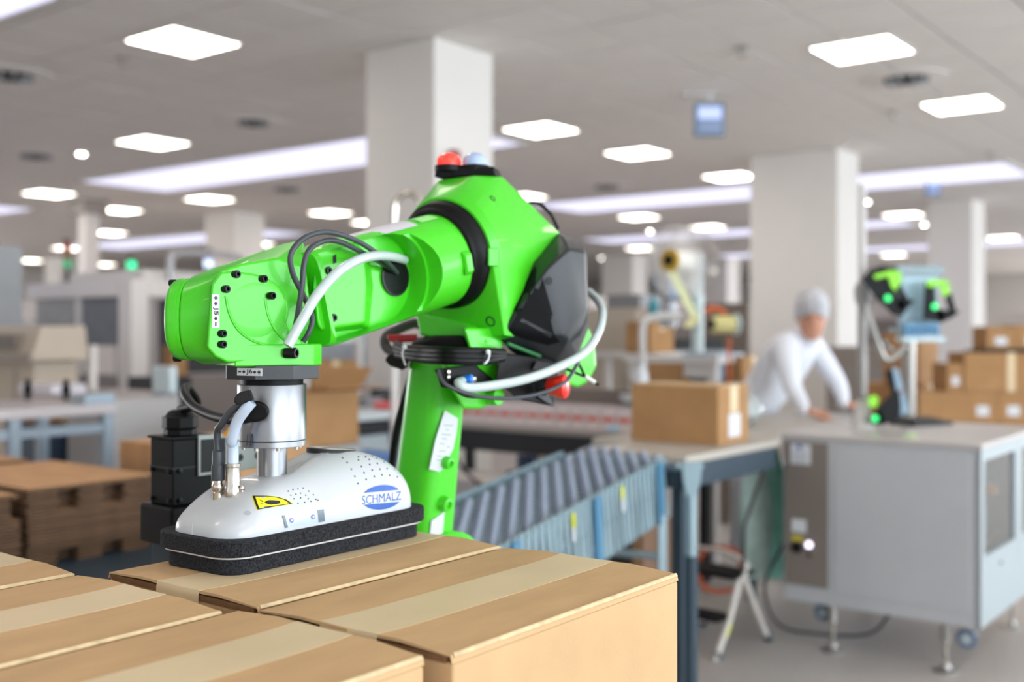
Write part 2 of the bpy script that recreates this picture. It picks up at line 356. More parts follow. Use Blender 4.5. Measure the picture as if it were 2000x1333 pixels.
# ------------------------------------------------------------------ cartons
def carton(name, L, W, H, loc, rot, label, cat='box', group=None, detail=True, tape=True, lab=None, flap_gap=.0028):
    """closed shipping carton, origin at a bottom corner, long axis x"""
    t = thing(name, label, cat, loc, rot, group); T = .003
    part('body', G().box(0, L, 0, W, 0, H-.0085), M_CARD, t, bev=.003)
    if detail:
        for k in (0, 1):
            N = 14; vs = []; y0, y1 = (0, W/2-.0006) if k == 0 else (W/2+.0006, W)
            g = G(); rings = []
            rnd = random.Random(sum(map(ord, label))+k)
            for i in range(N+1):
                x = L*i/N; e = min(i, N-i)/N; lift = flap_gap*math.exp(-e*14); xx = x
                if i == 0: xx = -.0012+rnd.uniform(-.001, .001)
                if i == N: xx = L+.0012+rnd.uniform(-.001, .001)
                zc = H-T; row = []
                ys = [y0+.002*(k == 0), y0+(y1-y0)*.5, y1-.002*(k == 1)]
                up = []; dn = []
                for j, y in enumerate(ys):
                    inner = (j == 0 and k == 1) or (j == 2 and k == 0); outer = (j == 0 and k == 0) or (j == 2 and k == 1)
                    zz = zc+(lift*(.9 if j == 1 else (.35 if inner else .05)))
                    up.append(Vector((xx, y, zz+T-(.0015 if outer else 0)))); dn.append(Vector((xx, y, zz)))
                if k == 0: up.insert(0, Vector((xx, .0002, zc-.0055)))
                else: up.append(Vector((xx, W-.0002, zc-.0055)))
                rings.append(up+dn[::-1])
            g.loft(rings); part('top_flap', g, M_CARD, t, ang=60)
        for x0, x1 in ((-.0005, .004), (L-.004, L+.0005)): part('inner_flap_shade', G().box(x0, x1, .008, W-.008, H-.0090, H-T), M_SLITSH, t, label='inner flap end coloured dark as the shaded slit')  # dark colour stands in for the shade in the slit below the top flaps
    if detail:
        part('crease', G().prism([Vector((.002, y, H+z)) for y, z in ((-.0005, -.003), (.0006, -.0004), (.0019, .0003), (.0019, -.002), (.001, -.004))], [Vector((L-.002, y, H+z)) for y, z in ((-.0005, -.003), (.0006, -.0004), (.0019, .0003), (.0019, -.002), (.001, -.004))]), mat('crease_pale', '#d2b991', .9, var=.25, vscale=60), t, label='pale worn fold along the long edge')
    if tape:
        tw = .037 if L > .3 else .025; zt = H+.0003
        if detail:
            g = G(); N = 14; pr = []
            for i in range(N+1):
                x = L*i/N; e = min(i, N-i)/N; pr.append((x, zt+flap_gap*.35*math.exp(-e*14)))
            pts = [(-.0022, H-.06), (-.0024, H-.004), (-.001, pr[0][1])]+pr[1:-1]+[(L+.001, pr[-1][1]), (L+.0024, H-.004), (L+.0022, H-.06)]
            EE = lambda x, z_ok=True: flap_gap*.36*math.exp(-min(max(x, 0), max(L-x, 0))/L*14) if z_ok else 0
            rings = [[Vector((x, W/2-tw, z+EE(x, z > H))), Vector((x, W/2, z+.0003)), Vector((x, W/2+tw, z+EE(x, z > H))), Vector((x, W/2+tw-.0002, z-.0006+EE(x, z > H))), Vector((x, W/2-tw+.0002, z-.0006+EE(x, z > H)))] for x, z in pts]
            g.loft(rings); part('tape', g, M_TAPE, t, ang=70)
        else:
            part('tape', G().box(-.002, L+.002, W/2-tw, W/2+tw, H-.001, H+.001).box(-.002, -.0002, W/2-tw, W/2+tw, H-.06, H).box(L+.0002, L+.002, W/2-tw, W/2+tw, H-.06, H), M_TAPE, t)
    if lab:   # white address label on the x=0 or y=0 side
        for (side, a0, a1, z0, z1) in lab:
            if side == 'x': g = G().box(-.0012, .0002, a0, a1, z0, z1)
            elif side == 'xt': g = G().box(-.0025, -.0012, a0, a1, z0, z1)
            else: g = G().box(a0, a1, -.0012, .0002, z0, z1)
            part('address_label', g, M_LABEL, t, label='white paper address label')
    return t
K = Vector((-.0495, .9156, 0)); BT = 1.08; BH = .22; BZ = BT-BH
def kp(u, v, z): return K+U*u+V*v+Z*z
tw_ = .86
t = thing('packing_table', 'dark blue steel table under the foreground cartons', 'table', kp(-.62, -.01, 0), UA)
part('tabletop', G().box(0, 1.02, 0, 1.35, BZ-.03, BZ), M_STEEL, t, bev=.004)
for x in (.03, .95):
    for y in (.03, 1.28): part('leg', G().box(x, x+.045, y, y+.045, 0, BZ-.03), M_DKBLUE, t, bev=.003)
part('apron', G().box(.02, 1.0, .02, .06, BZ-.1, BZ-.03).box(.02, 1.0, 1.29, 1.33, BZ-.1, BZ-.03), M_DKBLUE, t)
for nm, u, v, L_, W_, rot, lb in [
  ('P', 0, 0, .388, .248, .006, 'brown taped carton at the right front corner with a bare long side'),
  ('Q', .004, .256, .385, .262, .004, 'brown taped carton the black foam gripper is pressed onto'),
  ('S', -.402, .017, .385, .247, .0, 'brown taped carton at the bottom centre edge of the photo'),
  ('R', -.414, .270, .385, .262, .0, 'brown taped carton in the lower left foreground, wide open flat top'),
  ('T', -.412, .541, .385, .26, -.006, 'brown taped carton at the far left edge of the front row')]:
    carton('carton', L_, W_, BH, kp(u, v, BZ), UA+rot, lb)
# carton standing on the worktable
TB = Vector((.60, 3.77, 0))
def tp(u, v, z): return TB+U*u+V*v+Z*z
# ------------------------------------------------------------------ stacks of folded flat cartons at left, on a dark blue frame
FZ = .70
t = thing('low_frame_table', 'dark blue steel frame carrying the folded cartons', 'table', UV(*corner(40, 2.72), 0)+V*-.03, UA)
o_ft = t
part('beam', G().box(-.5, .95, -.02, .03, FZ-.05, FZ-.006), M_DKBLUE, t, bev=.003); part('beam', G().box(-.5, .95, 1.25, 1.3, FZ-.05, FZ-.006), M_DKBLUE, t, bev=.003)
part('deck', G().box(-.5, .95, -.02, 1.3, FZ-.006, FZ), M_DKBLUE, t)
for x in (-.48, .88):
    for y in (.0, 1.24): part('leg', G().box(x, x+.05, y, y+.05, 0, FZ-.05), M_DKBLUE, t, bev=.003)
c0u, c0v = corner(55, 3.0)
def flat_stack(u, v, L, W, n, th, z0, lb, grp):
    mes = []
    for notched in (False, True):
        g = G()
        for z0_, z1_, ins in ((0, th*.42, 0), (th*.52, th*.92, .006)):
            if not notched: g.box(ins, L-ins, ins, W-ins, z0_, z1_)
            else:
                g.box(ins, L-ins, .05, W-ins, z0_, z1_)
                cur = ins
                for a, b_ in ((.09, .155), (.23, .30)): g.box(cur, a, ins, .05, z0_, z1_); cur = b_
                g.box(cur, L-ins-.03, ins, .05, z0_, z1_)
        me = g.me('folded_carton'); me.materials.append(M_FLAT); me.materials.append(M_FLATE); mes.append(me)
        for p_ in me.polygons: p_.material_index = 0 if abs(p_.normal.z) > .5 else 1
    for i in range(n):
        o = bpy.data.objects.new('folded_carton', mes[1 if (n-8 < i < n-1 or i < 4) else 0]); COL.objects.link(o); o['label'] = lb; o['category'] = 'box'; o['group'] = grp
        o.location = UV(u+random.uniform(-.005, .005), v+random.uniform(-.005, .005), z0+i*th); o.rotation_euler = (0, 0, UA+random.uniform(-.004, .004))
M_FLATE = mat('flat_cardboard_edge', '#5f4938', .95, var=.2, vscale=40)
M_FLAT = mat('flat_cardboard', '#c0946a', .9, var=.12, vscale=12)
flat_stack(c0u+.0, c0v, .42, .62, 22, .0099, FZ, 'brown carton folded flat in the front stack at left', 'folded cartons in the front stack')
flat_stack(c0u-.44, c0v-.0, .42, .62, 21, .0099, FZ, 'brown carton folded flat in the stack cut by the left edge', 'folded cartons in the left edge stack')
flat_stack(c0u-.02, c0v+.68, .40, .50, 22, .0099, FZ, 'brown carton folded flat in the rear stack at left', 'folded cartons in the rear stack')
# ------------------------------------------------------------------ the green robot
O2 = Vector((-.292, 1.327, 0))
def rp(L, b, z=0.): return O2+U*L+V*b+Z*z
def RB(px, py, b): return RP(px, py, rp(0, b), V)       # sight point on the vertical plane b = const
def RL(px, py, L): return RP(px, py, rp(L, 0), U)
rob = thing('robot_arm', 'green six-axis robot arm with red and blue signal domes, reaching over the cartons', 'robot', (-.16, 1.72, 0), 0)
def rr(c, a, b, wa, wb, r, n=5):
    """rounded rectangle ring"""
    out = []
    for sx, sy, t0 in ((1, 1, 0), (-1, 1, 90), (-1, -1, 180), (1, -1, 270)):
        for k in range(n+1):
            t = math.radians(t0+90*k/n); out.append(Vector(c)+a*(sx*(wa-r)+r*math.cos(t))+b*(sy*(wb-r)+r*math.sin(t)))
    return out
def se(c, a, b, ra, rb, e, n=40):
    """superellipse ring"""
    out = []
    for k in range(n):
        t = 2*math.pi*k/n; ct, st = math.cos(t), math.sin(t)
        out.append(Vector(c)+a*(ra*math.copysign(abs(ct)**(2/e), ct))+b*(rb*math.copysign(abs(st)**(2/e), st)))
    return out
B0 = Vector((-.16, 1.72, 0))
part('pedestal', G().lathe([(.19, 0), (.19, .03), (.11, .05), (.11, .70), (.15, .72), (.15, .76)], B0), M_DKBLUE, rob, world=True)
part('turntable', G().lathe([(.13, .76), (.13, .82), (.11, .86), (.10, .93)], B0), M_GREEN, rob, world=True)
part('shoulder', G().lathe([(.075, -.095), (.085, -.085), (.085, .085), (.075, .095)], B0+Z*.96, V), M_GREEN, rob, world=True)
# upper arm: leaning link
C1 = P(857, 700, 1.665); C0 = P(813, 1130, 1.69)
g = G(); rings = []
for i in range(9):
    f = i/8; c = C0.lerp(C1, f); wdt = .040-.002*f; rings.append(rr(c, U, V, wdt*.98, wdt+.002, .018+.008*f))
g.loft(rings); ua = part('upper_arm', g, M_GREEN, rob, world=True, ang=50)
def on_arm_face(px, py):
    c = C0.lerp(C1, .5); ax = (C1-C0).normalized(); n = (-V-ax*(-V).dot(ax)).normalized()
    return RP(px, py, c+n*.0418, n), n
q = [(868, 802), (894, 818), (890, 852), (884, 878), (876, 893), (872, 904), (867, 913), (858, 922), (838, 917), (850, 860)]
pts = [on_arm_face(*p) for p in q]; n_ = pts[0][1]
st = part('sticker', G().prism([p[0] for p in pts], [p[0]+n_*.0008 for p in pts]), M_LABEL, ua, world=True, label='white printed data sticker')
g = G()
for k, (y, x0, x1) in enumerate([(830, 866, 884), (838, 870, 876), (848, 862, 880), (856, 862, 872), (866, 858, 868), (872, 872, 878), (880, 856, 870), (890, 852, 862), (898, 852, 866)]):
    A = [on_arm_face(x, yy)[0]+n_*.0008 for x, yy in ((x0, y), (x1, y+1), (x1, y+2.6), (x0, y+1.6))]; g.prism(A, [p+n_*.0002 for p in A])
part('printed_lines', g, mat('faint_ink', '#8c9298', .6), ua, world=True)
q = [(842, 1018), (868, 1000), (864, 1042), (838, 1052)]; pts = [on_arm_face(*p) for p in q]
part('sticker', G().prism([p[0] for p in pts], [p[0]+n_*.0008 for p in pts]), M_LABEL, ua, world=True, label='lower white and red sticker')
for px, py, r in [(872, 903, .008), (868, 984, .010)]:
    p, n_ = on_arm_face(px-3, py); part('boss', G().lathe([(r*1.25, -.01), (r*1.2, .004), (r, .012), (r*.6, .013), (r*.5, .008)], p, n_, 20), M_GREEN, ua, world=True)
part('back_cable', G().tube([P(815, 700, 1.75), P(788, 790, 1.76), P(772, 860, 1.77), P(762, 960, 1.77), P(770, 1080, 1.77)], .007), M_BLACK, ua, world=True)
# elbow joint bracket between upper arm and housing
g = G().hull([RB(px, py, -.045) for px, py in [(868, 700), (970, 700), (985, 752), (984, 776), (940, 800), (905, 800), (880, 760)]]+[RB(px, py, .05) for px, py in [(850, 690), (960, 700), (960, 770), (900, 790)]])
part('elbow_bracket', g, M_GREEN, rob, world=True, bev=.006, seg=3)
part('bracket_lug', G().lathe([(.012, -.012), (.013, 0), (.012, .012)], RB(962, 775, -.05), V, 20), M_GREEN, rob, world=True)
# big elbow housing
EZ = 1.461; EC = rp(.325, 0, EZ); AX = (rp(.317, 0, 1.461)-rp(0, 0, 1.381)).normalized(); AN = AX.cross(V).normalized()
if AN.z < 0: AN = -AN
pts = []
RC = rp(.322, 0, EZ+.002)
def ringpt(r, a, d=0): return RC+V*(r*math.cos(a))+AN*(r*math.sin(a))+AX*d
for k in range(36):
    a = 2*math.pi*k/36; pts.append(ringpt(.0835, a, 0)); pts.append(ringpt(.090, a, .012))
pts += [rp(.375, .062, 1.582), rp(.375, -.008, 1.583), rp(.42, -.026, 1.585), rp(.46, .0, 1.585), rp(.46, .07, 1.583), rp(.40, .075, 1.580)]
pts += [RB(1093, 456, -.05), RB(1100, 500, -.05), rp(.56, .07, 1.50), rp(.54, -.03, 1.508)]
pts += [RB(985, 655, -.075), RB(1060, 640, -.06), rp(.36, .08, 1.345), rp(.38, -.06, 1.34), rp(.50, .08, 1.33), rp(.50, -.06, 1.335)]
eh = part('elbow_housing', G().hull(pts, 4), M_GREEN, rob, world=True, bev=.010, seg=4)
bv_e = BVHTree.FromObject(eh, bpy.context.evaluated_depsgraph_get()); Re = ROOT[rob]
def on_mesh(bv, R, px, py):
    Ri = R.inverted(); o = Ri @ CAM; d = (Ri.to_3x3() @ ray(px, py)).normalized(); h = bv.ray_cast(o, d)
    if h[0] is None: return None
    return R @ h[0], (R.to_3x3() @ h[1]).normalized()
# lower skirt of the housing
g = G().hull([RB(px, py, -.052) for px, py in [(905, 640), (975, 640), (985, 668), (975, 705), (925, 708), (915, 672)]]+[RB(px, py, .03) for px, py in [(900, 640), (965, 640), (960, 700), (920, 700)]])
part('skirt', g, M_GREEN, eh, world=True, bev=.005)
g = G().hull([RL(px, py, .345) for px, py in [(812, 610), (905, 628), (945, 650), (952, 672), (880, 668), (820, 655)]]+[RL(px, py, .42) for px, py in [(830, 610), (950, 620), (958, 668), (830, 655)]])
part('lower_rib', g, M_GREEN, eh, world=True, bev=.004)
for px, py, r in [(962, 388, .005), (958, 628, .008), (1072, 549, .0)]:
    if r:
        h = on_mesh(bv_e, Re, px, py)
        if h: part('screw_hole', G().lathe([(r, -.004), (r, .0006), (r*.75, .0008), (r*.7, -.003)], h[0], h[1], 18), M_DARK, eh, world=True)
h = on_mesh(bv_e, Re, 964, 502)
if h:
    n = h[1]; t1 = Z; t2 = n.cross(Z).normalized(); c = h[0]
    A = [c+t2*x+t1*y-n*.003 for x, y in ((-.007, -.013), (.009, -.013), (.009, .013), (-.007, .013))]; part('cast_pad', G().prism(A, [p+n*.006 for p in A]), M_GREEN, eh, world=True, bev=.002)
# black seal ring between forearm and housing
g = G(); rings = []
for r, d in [(.060, -.022), (.0655, -.026), (.070, -.024), (.0725, -.018), (.076, -.016), (.0785, -.010), (.080, .004), (.062, .008)]:
    rings.append([ringpt(r, 2*math.pi*k/56, d) for k in range(56)])
g.loft(rings); part('seal_ring', g, M_BLKRUB, rob, world=True)
# signal domes
plate = P(912, 340, 1.66)
dx = Vector((.985, -.17, 0)); dy = Vector((.17, .985, 0))
bc = part('beacon_base', G().prism([plate+dx*a+dy*b_+Z*-.006 for a, b_ in ((-.047, -.018), (.047, -.018), (.052, .018), (-.042, .018))], [plate+dx*a+dy*b_+Z*.008 for a, b_ in ((-.044, -.018), (.045, -.018), (.046, .018), (-.042, .018))]), M_BLACK, rob, world=True, bev=.002)
def beacon(px, col, nm, lb, em):
    c = P(px, 336, 1.66); g = G().lathe([(.0215, 0), (.0215, .009), (.0195, .0095)], c, Z, 28); part('collar', g, M_BLACK, bc, world=True)
    g = G(); pr = [(.0190, .008), (.0192, .014)]+[(.0192*math.cos(t*math.pi/14), .014+.0155*math.sin(t*math.pi/14)) for t in range(1, 7)]+[(.0012, .0296)]
    g.lathe(pr, c, Z, 32); part('dome', g, mat(nm, col, .15, emit=em, coat=.6), bc, world=True, label=lb)
beacon(877, '#ff3b30', 'red_dome', 'red glowing signal dome', .55)
beacon(928, '#aebfe2', 'blue_dome', 'pale blue unlit signal dome', .0)
part('side_clip', G().prism([P(px, py, 1.70) for px, py in ((955, 332), (968, 340), (975, 356), (962, 352))], [P(px, py, 1.73) for px, py in ((955, 332), (968, 340), (975, 356), (962, 352))]), M_BLACK, bc, world=True)
# black motor cover on the right
base = [(1090, 456), (1118, 462), (1140, 480), (1150, 640), (1127, 700), (1080, 722), (1000, 692), (970, 657), (986, 612), (1034, 515)]
mid = [(1106, 470), (1138, 475), (1147, 486), (1149, 600), (1132, 668), (1108, 706), (1085, 700), (1040, 560), (1060, 505)]
M_COVER = mat('cover_black', '#1b1f23', .46, bump=.10, bscale=700, spec=.5)
cv = part('motor_cover', G().hull([RB(px, py, -.052) for px, py in base]+[RB(px, py, .05) for px, py in [(1100, 470), (1130, 480), (1140, 640), (1120, 690)]]+[RB(px, py, -.074) for px, py in [(1098, 462), (1146, 490), (1149, 620), (1126, 695), (1085, 712), (985, 640), (1005, 600), (1045, 512)]]+[RB(px, py, -.112) for px, py in [(1072, 520), (1112, 486), (1143, 492), (1147, 600), (1108, 664), (1100, 655)]], 3), M_COVER, rob, world=True, bev=.005, seg=3)
bv_c = BVHTree.FromObject(cv, bpy.context.evaluated_depsgraph_get())
h = on_mesh(bv_c, ROOT[rob], 1072, 549)
if h: part('screw_hole', G().lathe([(.006, -.004), (.006, .0005), (.004, .0006)], h[0], h[1], 18), M_INK, cv, world=True)
# green back body of the joint, seen under the cover at right
part('rear_lobe', G().hull([RB(px, py, .02) for px, py in [(1128, 700), (1150, 634), (1163, 668), (1166, 720), (1150, 748), (1128, 760), (1106, 752), (1100, 700)]]+[RB(px, py, .06) for px, py in [(1135, 650), (1150, 700), (1125, 745), (1105, 720)]]), M_GREEN, rob, world=True, bev=.012, seg=4)
# black console block under the cover
con = part('console_box', G().hull([RB(px, py, -.075) for px, py in [(978, 690), (1088, 700), (1092, 725), (1058, 742), (1056, 772), (1083, 795), (1012, 782), (968, 742)]]+[RB(px, py, .03) for px, py in [(985, 690), (1080, 700), (1075, 770), (1070, 785), (1010, 770), (975, 740)]]), M_BLACK, rob, world=True, bev=.003)
part('fin', G().prism([RB(px, py, -.08) for px, py in ((1052, 776), (1084, 796), (1060, 752), (1090, 779))][:3], [RB(px, py, -.078) for px, py in ((1052, 776), (1084, 796), (1060, 752))]), M_COVER, con, world=True)
for px, py, w_ in [(1061, 748, 9), (1067, 768, 8)]:
    A = [RB(px+a*w_/2, py+b_*w_/2, -.0765) for a, b_ in ((-1, -.6), (1, -1), (1, .8), (-1, 1.2))]; part('rating_label', G().prism(A, [p-V*.0006 for p in A]), M_LABEL, con, world=True)
part('trim_bar', G().tube([RB(992, 672, -.078), RB(1054, 696, -.078)], .003, smooth=0), mat('dark_green', '#1f6a35', .5), con, world=True)
part('terminal_block', G().hull([RB(px, py, -.079) for px, py in ((1048, 706), (1090, 712), (1060, 726), (1040, 722))]+[RB(px, py, -.06) for px, py in ((1048, 706), (1090, 712), (1060, 726), (1040, 722))]), M_DARK, con, world=True)
# emergency stop
ec = RB(1058, 755, -.09); ed = (Vector((.93, -.36, .0))).normalized()
es = part('emergency_stop', G().lathe([(.014, -.006), (.014, .006), (.011, .010)], ec, ed, 24), M_BLACK, rob, world=True)
part('mushroom_cap', G().lathe([(.010, .008), (.0125, .012), (.0165, .026), (.0180, .034), (.0176, .037), (.0150, .0395), (.004, .041)], ec, ed, 32), mat('signal_red', '#e2231a', .35, coat=.3), es, world=True)
# under-elbow black cavity plate with fittings
cav = part('fitting_plate', G().hull([RB(px, py, -.062) for px, py in [(848, 722), (925, 712), (975, 752), (975, 766), (905, 762), (862, 758)]]+[RB(px, py, -.03) for px, py in [(855, 722), (930, 712), (972, 752), (905, 762)]]), M_BLACK, rob, world=True, bev=.002)
c = RB(913, 742, -.072)
part('push_fitting', G().lathe([(.006, -.006), (.0072, -.004), (.0072, .006), (.0055, .008)], c, U*.4-V*.8+Z*.1, 20), mat('fitting_blue', '#2f7fe6', .35), cav, world=True, label='blue push-in hose fitting')
for px, py in [(873, 727), (873, 738), (924, 741)]: part('fitting_screw', G().lathe([(.0035, 0), (.0035, .004), (.002, .0045)], RB(px, py, -.063), -V, 12), M_CHROME, cav, world=True)
# hoses and cables round the elbow
M_HOSE = mat('milky_hose', '#bccaca', .28, coat=.3, alpha=1, sss=.3)
part('air_hose', G().tube([RB(902, 745, -.072), RB(896, 749, -.082), RB(912, 758, -.09), RB(960, 754, -.10), RB(1030, 740, -.115), RB(1090, 718, -.125), RB(1140, 690, -.12), RB(1168, 650, -.10), RB(1177, 612, -.08), RB(1168, 588, -.05), RB(1150, 570, -.02)], .0067, n=14), M_HOSE, rob, world=True, label='milky white pneumatic hose looping under the elbow')
part('cable', G().tube([RB(855, 724, -.062), RB(862, 742, -.07), RB(880, 757, -.08), RB(935, 775, -.10), RB(1005, 778, -.118), RB(1065, 766, -.13), RB(1105, 745, -.13), RB(1126, 715, -.12), RB(1132, 700, -.10)], .0029, n=10), M_CABLE, rob, world=True)
part('cable', G().tube([RB(852, 724, -.06), RB(866, 740, -.064), RB(905, 772, -.075), RB(948, 776, -.085)], .0024), M_BLACK, rob, world=True)
part('cable', G().tube([RB(1104, 720, -.10), RB(1125, 729, -.11), RB(1146, 738, -.12)], .0022), M_BLACK, rob, world=True)
part('cable', G().tube([RB(1128, 706, -.10), RB(1136, 722, -.11), RB(1142, 735, -.12)], .0022), M_BLACK, rob, world=True)
fr = part('ferrule', G().cyl(RB(1142, 735, -.12), RB(1161, 747, -.125), .0034, n=14), M_WHITEP, rob, world=True); part('ferrule_tip', G().cyl(RB(1161, 747, -.125), RB(1168, 752, -.127), .0024, n=12), M_BLACK, fr, world=True)
part('cable', G().tube([P(1022, 405, 1.78), P(1034, 396, 1.78), P(1056, 400, 1.8), P(1076, 420, 1.8), P(1090, 448, 1.8)], .0028), M_BLACK, rob, world=True)
part('cable', G().tube([P(1030, 413, 1.80), P(1046, 418, 1.82), P(1062, 432, 1.82)], .0028), M_BLACK, rob, world=True)
# fat cable bundle left of the elbow
part('cable_channel', G().hull([RL(px, py, .335) for px, py in [(800, 672), (850, 655), (905, 655), (918, 690), (800, 690)]]+[RL(px, py, .39) for px, py in [(812, 660), (905, 655), (915, 688), (812, 690)]]), M_BLACK, rob, world=True, bev=.006, seg=3)
for k, (dy_, r) in enumerate([(0, .0068), (9, .0066), (17, .0064), (5, .006)]):
    part('cable', G().tube([RB(982, 690+dy_*.5, -.08), RB(945, 688+dy_, -.088), RB(880, 687+dy_, -.075), RL(820, 684+dy_, .27), RL(790+k, 682+dy_*.8, .29), RL(776, 676+dy_, .33), RL(778, 672+dy_, .38)], r, n=12), M_BLACK, rob, world=True)
part('cable_loop', G().tube([RL(772, 690, .42), RL(756, 680, .42), RL(752, 664, .42), RL(762, 652, .43), RL(786, 640, .45), RL(812, 632, .47), RL(830, 640, .48)], .0085, n=14), mat('loop_grey', '#4c474c', .6), rob, world=True)
part('red_strap', G().hull([RL(px, py, .36) for px, py in [(755, 654), (815, 653), (815, 668), (766, 670), (757, 664)]]+[RL(px, py, .375) for px, py in [(757, 654), (815, 653), (815, 668), (760, 666)]]), mat('dark_red_strap', '#a81519', .45), rob, world=True, bev=.002)
part('rubber_boot', G().hull([RL(px, py, .32) for px, py in [(757, 694), (784, 680), (800, 695), (797, 718), (786, 724), (762, 716), (750, 704)]]+[RL(px, py, .36) for px, py in [(765, 694), (788, 684), (796, 716), (770, 716)]]), M_BLACK, rob, world=True, bev=.003)
for px, py in [(944, 0), (796, 0)]:
    pl = [RB(px+9, 688, -.10), RB(px+8, 684, -.08), RB(px+12, 690, -.1), RB(px+9, 704, -.10), RB(px+2, 711, -.098), RB(px-2, 711, -.08)] if px > 900 else [RL(790, 678, .26), RL(786, 690, .262), RL(788, 702, .265), RL(792, 714, .27)]
    part('zip_tie', G().tube(pl, .0016, n=8), M_LABEL, rob, world=True)
    part('zip_tie_head', G().sph(pl[0], .004, 10), M_LABEL, rob, world=True)

# ---- forearm: tapered tube along AX with a pocket cut into the near side
WC = rp(0, 0, 1.378)
def fa(s, b, n): return WC+AX*s+V*b+AN*n
rings = []
for s, rz, rb, e in [(.052, .060, .040, 5), (.060, .0625, .046, 4.5), (.10, .0640, .052, 3.2), (.15, .0655, .060, 2.4), (.20, .066, .066, 2.0), (.335, .0665, .0665, 2.0)]:
    rings.append(se(fa(s, 0, 0), V, AN, rb, rz, e, 56))
M_GREENM = M_GREEN
fore = part('forearm', G().loft(rings), M_GREEN, rob, world=True)
def stadium(s0, s1, hr, b0, b1, taper=0.):
    ol = [(s0, -hr+taper), (s1, -hr)]+[(s1+hr*math.cos(t), hr*math.sin(t)) for t in [(-.5+k/14)*math.pi for k in range(1, 14)]]+[(s1, hr), (s0, hr-taper)]
    return G().prism([fa(s, b0, n) for s, n in ol], [fa(s, b1, n) for s, n in ol])
def cut(o, g, world_root):
    c = part('cutter', g, M_GREEN, world_root, world=True)
    m = o.modifiers.new('cut', 'BOOLEAN'); m.object = c; m.solver = 'EXACT'; m.operation = 'DIFFERENCE'
    dg = bpy.context.evaluated_depsgraph_get(); dg.update()
    me = bpy.data.meshes.new_from_object(o.evaluated_get(dg)); o.modifiers.clear(); o.data = me; bpy.data.objects.remove(c)
cut(fore, stadium(-.1, .180, .0655, -.2, -.040), rob)
cut(fore, stadium(.058, .182, .0590, -.2, -.008, taper=.002), rob)
fore.data.set_sharp_from_angle(angle=math.radians(35))
b = fore.modifiers.new('bevel', 'BEVEL'); b.width = .0022; b.segments = 3; b.limit_method = 'ANGLE'; b.angle_limit = math.radians(40); b.harden_normals = True
gear = part('gear_cover', G().prism([RB(px, py, -.030) for px, py in [(616, 492), (640, 478), (690, 478), (712, 500), (716, 560), (712, 632), (660, 640), (628, 646), (620, 634), (612, 560)]], [RB(px, py, -.006) for px, py in [(612, 488), (640, 470), (694, 470), (722, 500), (730, 560), (722, 642), (660, 650), (626, 652), (616, 640), (606, 560)]]), M_GREEN, fore, world=True, bev=.004, seg=3)
def on_b(px, py, b_): return RB(px, py, b_)
bolts([on_b(641, 529, -.030), on_b(651, 621, -.030)], -V, gear, .0048, .003) if False else None
for px, py in [(641, 529), (651, 621)]:
    part('cap_screw', G().lathe([(.0048, -.002), (.0050, .002), (.0045, .003), (.0026, .003), (.0026, .0005)], RB(px, py, -.030), -V, 14), mat('black_oxide', '#17181a', .35, .6), fore, world=True)
part('slot', G().hull([RB(px, py, b_) for px, py in ((650, 500), (657, 497), (657, 513), (651, 516)) for b_ in (-.0306, -.0295)]), M_INK, fore, world=True)
part('cable_port', G().lathe([(.0265, 0), (.0265, .0015), (.0240, .002), (.0235, -.0005)], RB(772, 541, -.010), -V, 32), M_COVER, fore, world=True)
part('port_shade', G().lathe([(.0238, 0), (.0235, .0012), (.004, .0014)], RB(772, 541, -.010), -V, 32), M_BLACK, fore, world=True)  # black disc painted as the darkness inside the open cable hole
# sticker on the upper side of the forearm
g = G(); A = []; n0 = 8
for s in (.135, .155, .175, .2, .225, .25):
    rad = .0660 if s > .18 else .0655
    for k in range(n0):
        a = math.radians(92-k*4.2) ; A.append(fa(s+.0, -(rad+.0006)*math.cos(a), (rad+.0006)*math.sin(a)))
fs = [(i*n0+k, i*n0+k+1, (i+1)*n0+k+1, (i+1)*n0+k) for i in range(5) for k in range(n0-1)]
part('type_plate', g.add(A, fs), mat('plate_grey', '#d9d5dd', .35), fore, world=True, label='pale grey type plate sticker', fixn=False)
part('name_sticker', G().add([fa(.262+.036*i, -(.0672)*math.cos(math.radians(84-k*6)), .0672*math.sin(math.radians(84-k*6))) for i in (0, 1) for k in range(4)], [(k, k+1, 5+k, 4+k) for k in range(3)]), mat('sticker_pale_green', '#9cf08a', .4), fore, world=True, fixn=False)
part('cast_lug', G().hull([fa(s, b_, n) for s, b_, n in ((.288, -.066, .014), (.305, -.066, .014), (.305, -.066, -.022), (.288, -.066, -.022), (.29, -.0725, .008), (.303, -.0725, .008), (.303, -.0725, -.016), (.29, -.0725, -.016))]), M_GREEN, fore, world=True, bev=.002)
